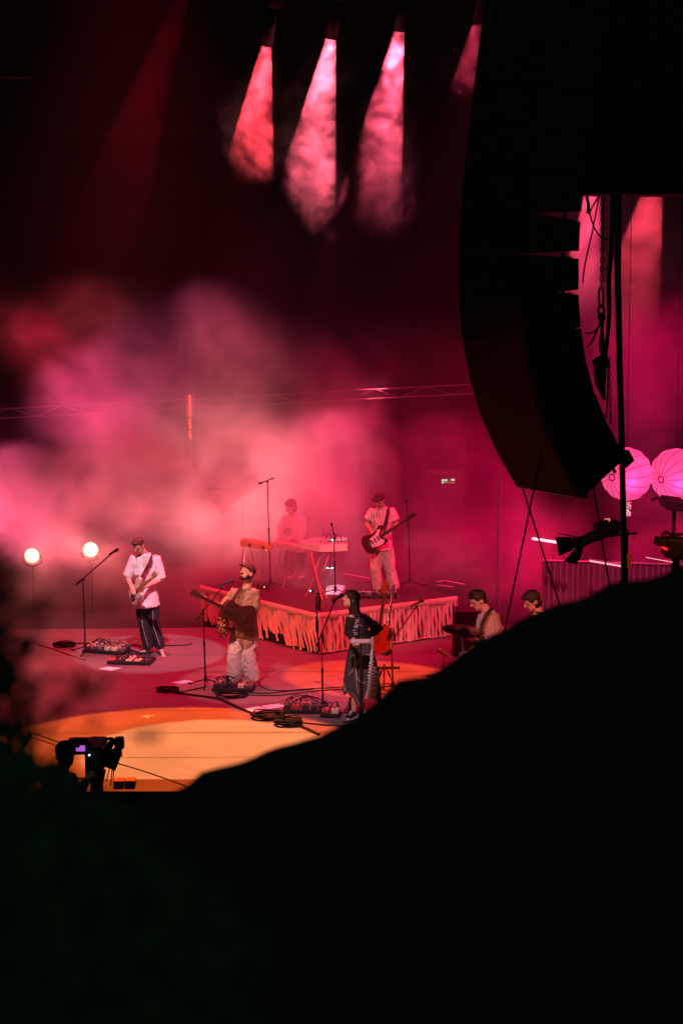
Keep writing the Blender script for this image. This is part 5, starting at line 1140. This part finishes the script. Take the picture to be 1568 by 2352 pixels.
for lab, pts, r_ in (('curved cable looping from the soffit over to the pole', [P(1349, 448, 18), P(1354, 490, 18), P(1366, 525, 18), P(1382, 545, 18), P(1400, 549, 18), P(1410, 540, 18)], .009),
                     ('short crossing cable at the top of the gap beside the array', [P(1377, 447, 18), P(1362, 470, 18), P(1352, 490, 18)], .009),
                     ('straight slack cable slanting down to the back of the array', [P(1376, 447, 18), P(1360, 530, 18), P(1342, 612, 18), P(1338, 650, 18)], .008),
                     ('thick short cable at the back edge of the array top', [P(1346, 452, 17.9), P(1351, 470, 17.9), P(1349, 490, 17.9)], .016),
                     ('cable drooping from the hook to the array back', [P(1378, 740, 18), P(1370, 756, 18), P(1356, 765, 18), P(1344, 763, 18)], .010),
                     ('cable curling from the hook down behind the array', [P(1379, 742, 18), P(1368, 765, 18), P(1358, 785, 18), P(1348, 797, 18)], .010),
                     ('thin cable running beside the lower chain', [P(1397, 830, 18.1), P(1395, 900, 18.1), P(1392, 960, 18.1)], .010)):
    mb = MB(); mb.tube(crom(pts, 6), r_, 7); tag(mb.build('rigging_cable', M_blackp, smooth=True), lab, 'cable', 'rigging cables beside the array')
# guy ropes under the array
def rope(label, a, b): mb = MB(); mb.tube([a, b], .0085, 6); tag(mb.build('guy_rope', M_blackp), label, 'rope', 'guy ropes under the speaker array')
rope('guy rope from the left of the array bottom slanting down to the right', P(1200, 1122, 17.5), P(1300, 1436, 17.5))
rope('guy rope from the middle of the array bottom slanting down to the left', P(1243, 1040, 16.45), P(1148, 1500, 16.6))
rope('guy rope right of the array bottom, beside the pole', P(1361, 1108, 17.2), P(1404, 1380, 17.2))

# ================================================================ BROADCAST CAMERA in front of the stage
YC = 19.6
tv = thing('broadcast_camera', 'black television camera with a small purple viewfinder screen in front of the stage', 'camera', Vector((P(222, 1750, YC).x, YC, -1.0)))
fa = frame(Z_, Vector((.0, 1, 0)))
mb = MB(); mb.box(P(187, 1714, YC), (.235, .22, .145)); mb.build('viewfinder', M_cab, tv, bevel=.02)
mb = MB(); mb.box(P(185, 1719.5, YC - .115), (.092, .012, .062)); mb.build('viewfinder_screen', E_purple, tv)
mb = MB(); mb.box(P(180, 1699.5, YC - .13), (.20, .10, .02)); mb.build('sun_hood', M_cab, tv)
mb = MB(); mb.box(P(221, 1736, YC + .15), (.18, .5, .30)); mb.build('camera_body', M_cab, tv, bevel=.02)
mb = MB(); mb.box(P(247, 1742, YC + .1), (.08, .25, .18), frame(Vector((.4, 0, 1)))); mb.build('side_pack', M_cab, tv, bevel=.01)
mb = MB(); mb.tube(crom([P(238, 1712, YC), P(244, 1700, YC), P(258, 1697, YC), P(262, 1710, YC)], 5), .016, 8); mb.build('handle', M_cab, tv, smooth=True)
mb = MB(); mb.tube([P(246, 1722, YC), P(256, 1706, YC), P(260, 1700, YC)], [.04, .035, .02], 10); mb.build('microphone', M_cab, tv)
mb = MB(); mb.box(P(274, 1707, YC - .05), (.125, .10, .125), frame(Vector((-.06, 0, 1)))); mb.build('monitor', M_cab, tv, bevel=.022)
mb = MB(); mb.tube([P(250, 1738, YC), P(262, 1726, YC - .02), P(270, 1716, YC - .05)], .022, 8); mb.build('arm', M_cab, tv)
mb = MB(); mb.ball(P(266, 1726, YC), (.07, .04, .035)); mb.ball(P(272, 1734, YC), (.045, .04, .03)); mb.organic('knob_cluster', M_cab, tv, .01, 1)
mb = MB(); mb.tube([P(222, 1770, YC + .1), P(222, 1800, YC + .1), Vector((P(222, 1800, YC).x, YC + .1, -.55))], [.10, .07, .06], 12); mb.build('pedestal', M_cab, tv)
for k in range(3):
    a = .5 + k * 2.094; mb = MB(); c_ = Vector((P(222, 1800, YC).x, YC + .1, -.5)); mb.tube([c_, c_ + Vector((math.cos(a) * .5, math.sin(a) * .5, -.49))], .03, 8); mb.build('leg', M_cab, tv)
for dx, dv in ((-3, 60), (2, 70), (5, 55)):
    mb = MB(); mb.tube(crom([P(258, 1736, YC), P(256 + dx, 1760, YC), P(250 + dx * 2, 1736 + dv, YC)], 5), .006, 6); mb.build('lead', M_cab, tv, smooth=True)
mb = MB(); mb.ball(P(205, 1735, YC - .15), .008); mb.build('tally_light', E_whiteled, tv)
rc_, _, _, _ = person('dark silhouette of the camera operator standing behind the television camera with back to us', 19.0,
    dict(head=(151, 1733, 0), neck=(146, 1757, 0), shL=(112, 1785, 0), shR=(160, 1785, 0), elL=(104, 1840, .1), elR=(178, 1830, .2), haL=(125, 1850, .4), haR=(200, 1790, .4),
         hipL=(128, 1890, 0), hipR=(152, 1890, 0), knL=(126, 1980, 0), knR=(152, 1980, 0), anL=(126, 2060, 0), anR=(152, 2060, 0), toL=(124, 2060, .15), toR=(156, 2060, .15)),
    (.45, .85, -.1), (0, 0, 1), s=1.15, skin=M_skin2, hair=('cap', M_hair), capm=M_black, top=M_black, sleeve=1.9, hem=.1, bottom=M_dkden, shoes=M_dkden, base_z=-1.0)
# monitor wedges and the lip of the stage
for i, (u, lab) in enumerate(((274, 'small red-lit box on the stage lip, left one of a pair'), (300, 'small red-lit box on the stage lip, right one of a pair'))):
    c_ = P(u, 1799, 20.9); mb = MB(); mb.box(c_, (.115 if i else .12, .16, .09)); tag(mb.build('cable_box', mat('red_lit_box', (.22, .08, .06), .8), bevel=.008), lab, 'box', 'boxes on the stage lip')  # red light falling on the boxes is put into their colour
mb = MB(); a, b = P(240, 1808, 20.9), P(420, 1812, 20.9); mb.box(Vector(((a.x + b.x) / 2 - .6, 20.95, P(300, 1806.5, 20.9).z - .5)), (3.2, .5, 1.0)); tag(mb.build('low_barrier', M_cab, bevel=.01), 'low black barrier in front of the stage lip', 'barrier')
for lab, pts, r_ in (('thin cable strung from the television camera down to the right', [(256, 1750), (330, 1772), (426, 1806), (470, 1824)], .007),
                     ('upper cable strung from the left edge to the television camera', [(-30, 1668), (62, 1682), (120, 1700), (160, 1714)], .007),
                     ('lower cable strung from the left edge to the television camera', [(-30, 1680), (62, 1692), (120, 1710), (150, 1722)], .005)):
    mb = MB(); mb.tube(crom([P(u, v, YC) for u, v in pts], 5), r_, 6); tag(mb.build('strung_cable', M_cab, smooth=True), lab, 'cable', 'cables of the television camera')

# ================================================================ FOREGROUND BUSH
bush = thing('leafy_bush', 'dark out-of-focus leafy bush at the lower left close to the viewer', 'bush', (-.62, 1.9, 4.2))
tw = MB(); lf = MB()
def leaf(p, ln, wd):
    d = Vector((random.uniform(-1, 1), random.uniform(-.6, .6), random.uniform(-.5, 1))).normalized(); x = d.cross(Vector((random.uniform(-1, 1), 1, random.uniform(-1, 1)))).normalized(); n_ = d.cross(x)
    lf.add([p, p + d * ln * .5 + x * wd * .5 + n_ * ln * .08, p + d * ln, p + d * ln * .5 - x * wd * .5 + n_ * ln * .08], [(0, 1, 2, 3)])
def sprig(u0, v0, u1, v1, Y, n_, spread, ln=.019):
    a, b = P(u0, v0, Y), P(u1, v1, Y + random.uniform(-.1, .1)); tw.tube([a, a.lerp(b, .5) + Vector((random.uniform(-.01, .01), 0, 0)), b], [.004, .003, .0015], 5)
    for k in range(n_):
        p = a.lerp(b, random.random()) + Vector((random.gauss(0, spread), random.gauss(0, spread * 1.5), random.gauss(0, spread))); l = ln * random.uniform(.6, 1.2); leaf(p, l, l * .5)
random.seed(11)
sprig(-60, 1760, -10, 1300, 1.8, 110, .018)
sprig(-20, 1620, 15, 1260, 1.8, 60, .012)
sprig(20, 1600, 40, 1420, 1.8, 40, .010)
sprig(-30, 1780, 20, 1440, 1.8, 60, .014)
sprig(20, 1760, 60, 1470, 1.8, 34, .008)
sprig(60, 1500, 100, 1375, 1.8, 24, .006)
sprig(30, 1700, 75, 1560, 1.8, 30, .010)
sprig(75, 1620, 90, 1560, 1.8, 14, .008)
sprig(140, 1640, 190, 1545, 1.8, 14, .008)
sprig(200, 1600, 240, 1560, 1.9, 7, .006)
sprig(90, 1700, 125, 1640, 1.8, 12, .007)
sprig(215, 1668, 235, 1655, 1.8, 3, .004)
sprig(330, 1700, 340, 1680, 1.9, 3, .005, .02)
for k in range(2600):
    u = random.uniform(-150, 560); v = random.uniform(1730, 2420)
    lim = 1700 + max(0, (u - 40)) * .75 if u < 250 else 1858 + (u - 250) * .9
    if v < lim + 12: continue
    leaf(P(u, v, random.uniform(1.5, 3.2)), random.uniform(.02, .045), random.uniform(.012, .022))
tw.build('twigs', M_bark, bush, kind='stuff'); lf.build('foliage', M_leaf, bush, kind='stuff')
mb = MB(); mb.tube([Vector((-.62, 1.9, 4.0)), Vector((-.60, 1.9, 4.6)), Vector((-.62, 1.85, 5.1))], [.03, .02, .01], 8); mb.build('trunk', M_bark, bush)

# ================================================================ SMOKE (voxel volumes from geometry nodes)
def vol_mat(name, dens, aniso=0.0, color=(1, 1, 1)):
    m = bpy.data.materials.new(name); m.use_nodes = True; nt = m.node_tree; nt.nodes.clear()
    o = nt.nodes.new('ShaderNodeOutputMaterial'); v = nt.nodes.new('ShaderNodeVolumePrincipled')
    v.inputs['Color'].default_value = (*color, 1); v.inputs['Density'].default_value = dens; v.inputs['Anisotropy'].default_value = aniso
    nt.links.new(v.outputs[0], o.inputs['Volume']); return m
def smoke(name, lo, hi, vox, blobs, base, ns, ndet, warp, lo_t, hi_t, m_, nrough=.55, fine=0.0, floor_=0.0):
    ng = bpy.data.node_groups.new(name, 'GeometryNodeTree'); ng.interface.new_socket('Geometry', in_out='OUTPUT', socket_type='NodeSocketGeometry')
    ng.interface.new_socket('Geometry', in_out='INPUT', socket_type='NodeSocketGeometry')
    N = ng.nodes; L = ng.links
    def math_(op, a, b=None, c=None, clamp=False):
        n_ = N.new('ShaderNodeMath'); n_.operation = op; n_.use_clamp = clamp
        for i, q in enumerate((a, b, c)):
            if q is None: continue
            if isinstance(q, (int, float)): n_.inputs[i].default_value = q
            else: L.new(q, n_.inputs[i])
        return n_.outputs[0]
    pos = N.new('GeometryNodeInputPosition').outputs[0]
    nw = N.new('ShaderNodeTexNoise'); nw.inputs['Scale'].default_value = ns * .45; nw.inputs['Detail'].default_value = 2; L.new(pos, nw.inputs['Vector'])
    sb = N.new('ShaderNodeVectorMath'); sb.operation = 'SUBTRACT'; L.new(nw.outputs['Color'], sb.inputs[0]); sb.inputs[1].default_value = (.5, .5, .5)
    ms = N.new('ShaderNodeVectorMath'); ms.operation = 'SCALE'; L.new(sb.outputs[0], ms.inputs[0]); ms.inputs['Scale'].default_value = warp * 2
    ad = N.new('ShaderNodeVectorMath'); ad.operation = 'ADD'; L.new(pos, ad.inputs[0]); L.new(ms.outputs[0], ad.inputs[1]); wp = ad.outputs[0]
    n1 = N.new('ShaderNodeTexNoise'); n1.inputs['Scale'].default_value = ns; n1.inputs['Detail'].default_value = ndet; n1.inputs['Roughness'].default_value = nrough; L.new(wp, n1.inputs['Vector'])
    mr = N.new('ShaderNodeMapRange'); mr.inputs['From Min'].default_value = lo_t; mr.inputs['From Max'].default_value = hi_t; L.new(n1.outputs[0], mr.inputs['Value']); nv = mr.outputs[0]
    if fine:
        n2 = N.new('ShaderNodeTexNoise'); n2.inputs['Scale'].default_value = ns * 2.9; n2.inputs['Detail'].default_value = 6; n2.inputs['Roughness'].default_value = .62; n2.inputs['Distortion'].default_value = .5; L.new(wp, n2.inputs['Vector'])
        m2 = N.new('ShaderNodeMapRange'); m2.inputs['From Min'].default_value = .40; m2.inputs['From Max'].default_value = .60; m2.inputs['To Min'].default_value = 1 - fine; m2.inputs['To Max'].default_value = 1 + fine; L.new(n2.outputs[0], m2.inputs['Value']); nv = math_('MULTIPLY', nv, m2.outputs[0])
    tot = None
    for c, r, a in blobs:
        d = N.new('ShaderNodeVectorMath'); d.operation = 'SUBTRACT'; L.new(wp, d.inputs[0]); d.inputs[1].default_value = c
        q = N.new('ShaderNodeVectorMath'); q.operation = 'DIVIDE'; L.new(d.outputs[0], q.inputs[0]); q.inputs[1].default_value = r
        ln = N.new('ShaderNodeVectorMath'); ln.operation = 'LENGTH'; L.new(q.outputs[0], ln.inputs[0])
        k = N.new('ShaderNodeMapRange'); k.interpolation_type = 'SMOOTHSTEP'; k.inputs['From Min'].default_value = 1.12; k.inputs['From Max'].default_value = 0.1; L.new(ln.outputs['Value'], k.inputs['Value'])
        k.inputs['To Max'].default_value = a
        tot = k.outputs[0] if tot is None else math_('ADD', tot, k.outputs[0])
    dens = math_('MULTIPLY', tot, math_('MULTIPLY_ADD', nv, 1 - floor_, floor_))
    dens = math_('ADD', dens, base)
    vc = N.new('GeometryNodeVolumeCube'); vc.inputs['Min'].default_value = lo; vc.inputs['Max'].default_value = hi
    L.new(dens, vc.inputs['Density'])
    for k, nm in enumerate(('Resolution X', 'Resolution Y', 'Resolution Z')): vc.inputs[nm].default_value = max(2, int((hi[k] - lo[k]) / vox))
    sm_ = N.new('GeometryNodeSetMaterial'); sm_.inputs['Material'].default_value = m_; L.new(vc.outputs[0], sm_.inputs[0])
    go = N.new('NodeGroupOutput'); L.new(sm_.outputs[0], go.inputs[0])
    me = bpy.data.meshes.new(name); o = bpy.data.objects.new(name, me); col.objects.link(o); me.materials.append(m_)
    md = o.modifiers.new('smoke', 'NODES'); md.node_group = ng; o['kind'] = 'stuff'; return o
def B(u, v, Y, rx, ry, rz, a): p = P(u, v, Y); return (tuple(p), (rx, ry, rz), a)
blobs = [B(590, 1170, 33.2, 2.3, 1.1, 1.8, 1.7), B(340, 1090, 33.2, 2.2, 1.0, 1.6, 1.5), B(110, 1190, 33.2, 1.5, .9, 1.1, 1.4), B(20, 1120, 33.4, 1.2, .9, .9, 1.1), B(430, 920, 33.7, 2.0, 1.0, 1.4, 1.2),
         B(480, 790, 33.8, 1.6, .9, 1.0, .75), B(630, 880, 33.8, 1.6, 1.0, 1.0, .8), B(300, 970, 33.5, 1.9, 1.0, 1.3, .9), B(700, 1330, 30.1, 2.2, .5, .5, .35), B(215, 850, 33.9, 1.3, .9, 1.3, .8), B(720, 990, 33.8, 1.7, 1.0, 1.3, 1.1), B(930, 1150, 33.6, 2.2, 1.1, 1.7, .95), B(1060, 1010, 34.2, 1.5, 1.0, 1.2, .8), B(1110, 1230, 33.0, 1.9, 1.0, 1.3, .8),
         B(650, 1240, 31.2, 2.0, .8, 1.2, 1.15), B(880, 1290, 31.3, 1.6, .8, .9, .40), B(1150, 1290, 31.5, 1.8, 1.0, 1.3, .4), B(500, 1340, 32.2, 1.7, .9, .8, 1.1), B(250, 1310, 32.6, 2.1, 1.0, .8, .8), B(1500, 1250, 31.5, 1.5, 1.0, 1.5, .25),
         B(200, 1385, 32.0, 2.8, 1.4, .9, .22), B(140, 1275, 31.7, 1.4, .5, .5, .35), B(1500, 950, 31.8, 1.6, .9, 1.7, .45), B(1480, 700, 32.6, 1.5, .9, 2.6, .8), B(1375, 560, 32.6, .8, .9, 1.5, .8), B(150, 680, 34.3, 1.9, .9, 1.1, .45), B(300, 350, 35.5, 2.2, 1.2, 2.6, .03), B(950, 850, 34.3, 2.2, 1.0, 1.3, .25)]
M_sm = vol_mat('smoke_volume', 1.0, 0.0, (.95, .93, .93))
smoke('stage_smoke', (-7.2, 29.2, .02), (8.2, 37.5, 12.6), .085, blobs, .003, 0.62, 8, 1.5, .33, .64, M_sm, nrough=.60, fine=.60, floor_=.08)
Yb2 = YB + .35
bb = [B(590, 215, YB, .45, .5, .7, 1.4), B(572, 310, Yb2, .55, .6, .8, 3.0), B(748, 160, YB, .45, .5, .8, 1.3), B(715, 300, Yb2, .62, .7, 1.0, 2.6), B(722, 420, Yb2 + .3, .50, .7, .80, 4.2), B(905, 160, YB, .45, .5, .8, 1.5), B(888, 330, Yb2, .55, .7, 1.1, 2.7), B(880, 460, Yb2 + .3, .48, .6, .7, 2.6), B(1070, 120, YB, .5, .5, .9, .6)]
smoke('beam_smoke', (P(500, 500, YB).x, YB - .5, P(700, 600, YB).z), (P(1110, 500, YB).x, YB + 1.3, P(700, 60, YB).z), .035, bb, 0.0, 2.0, 8, .55, .44, .60, M_sm, nrough=.70, fine=.95, floor_=.06)
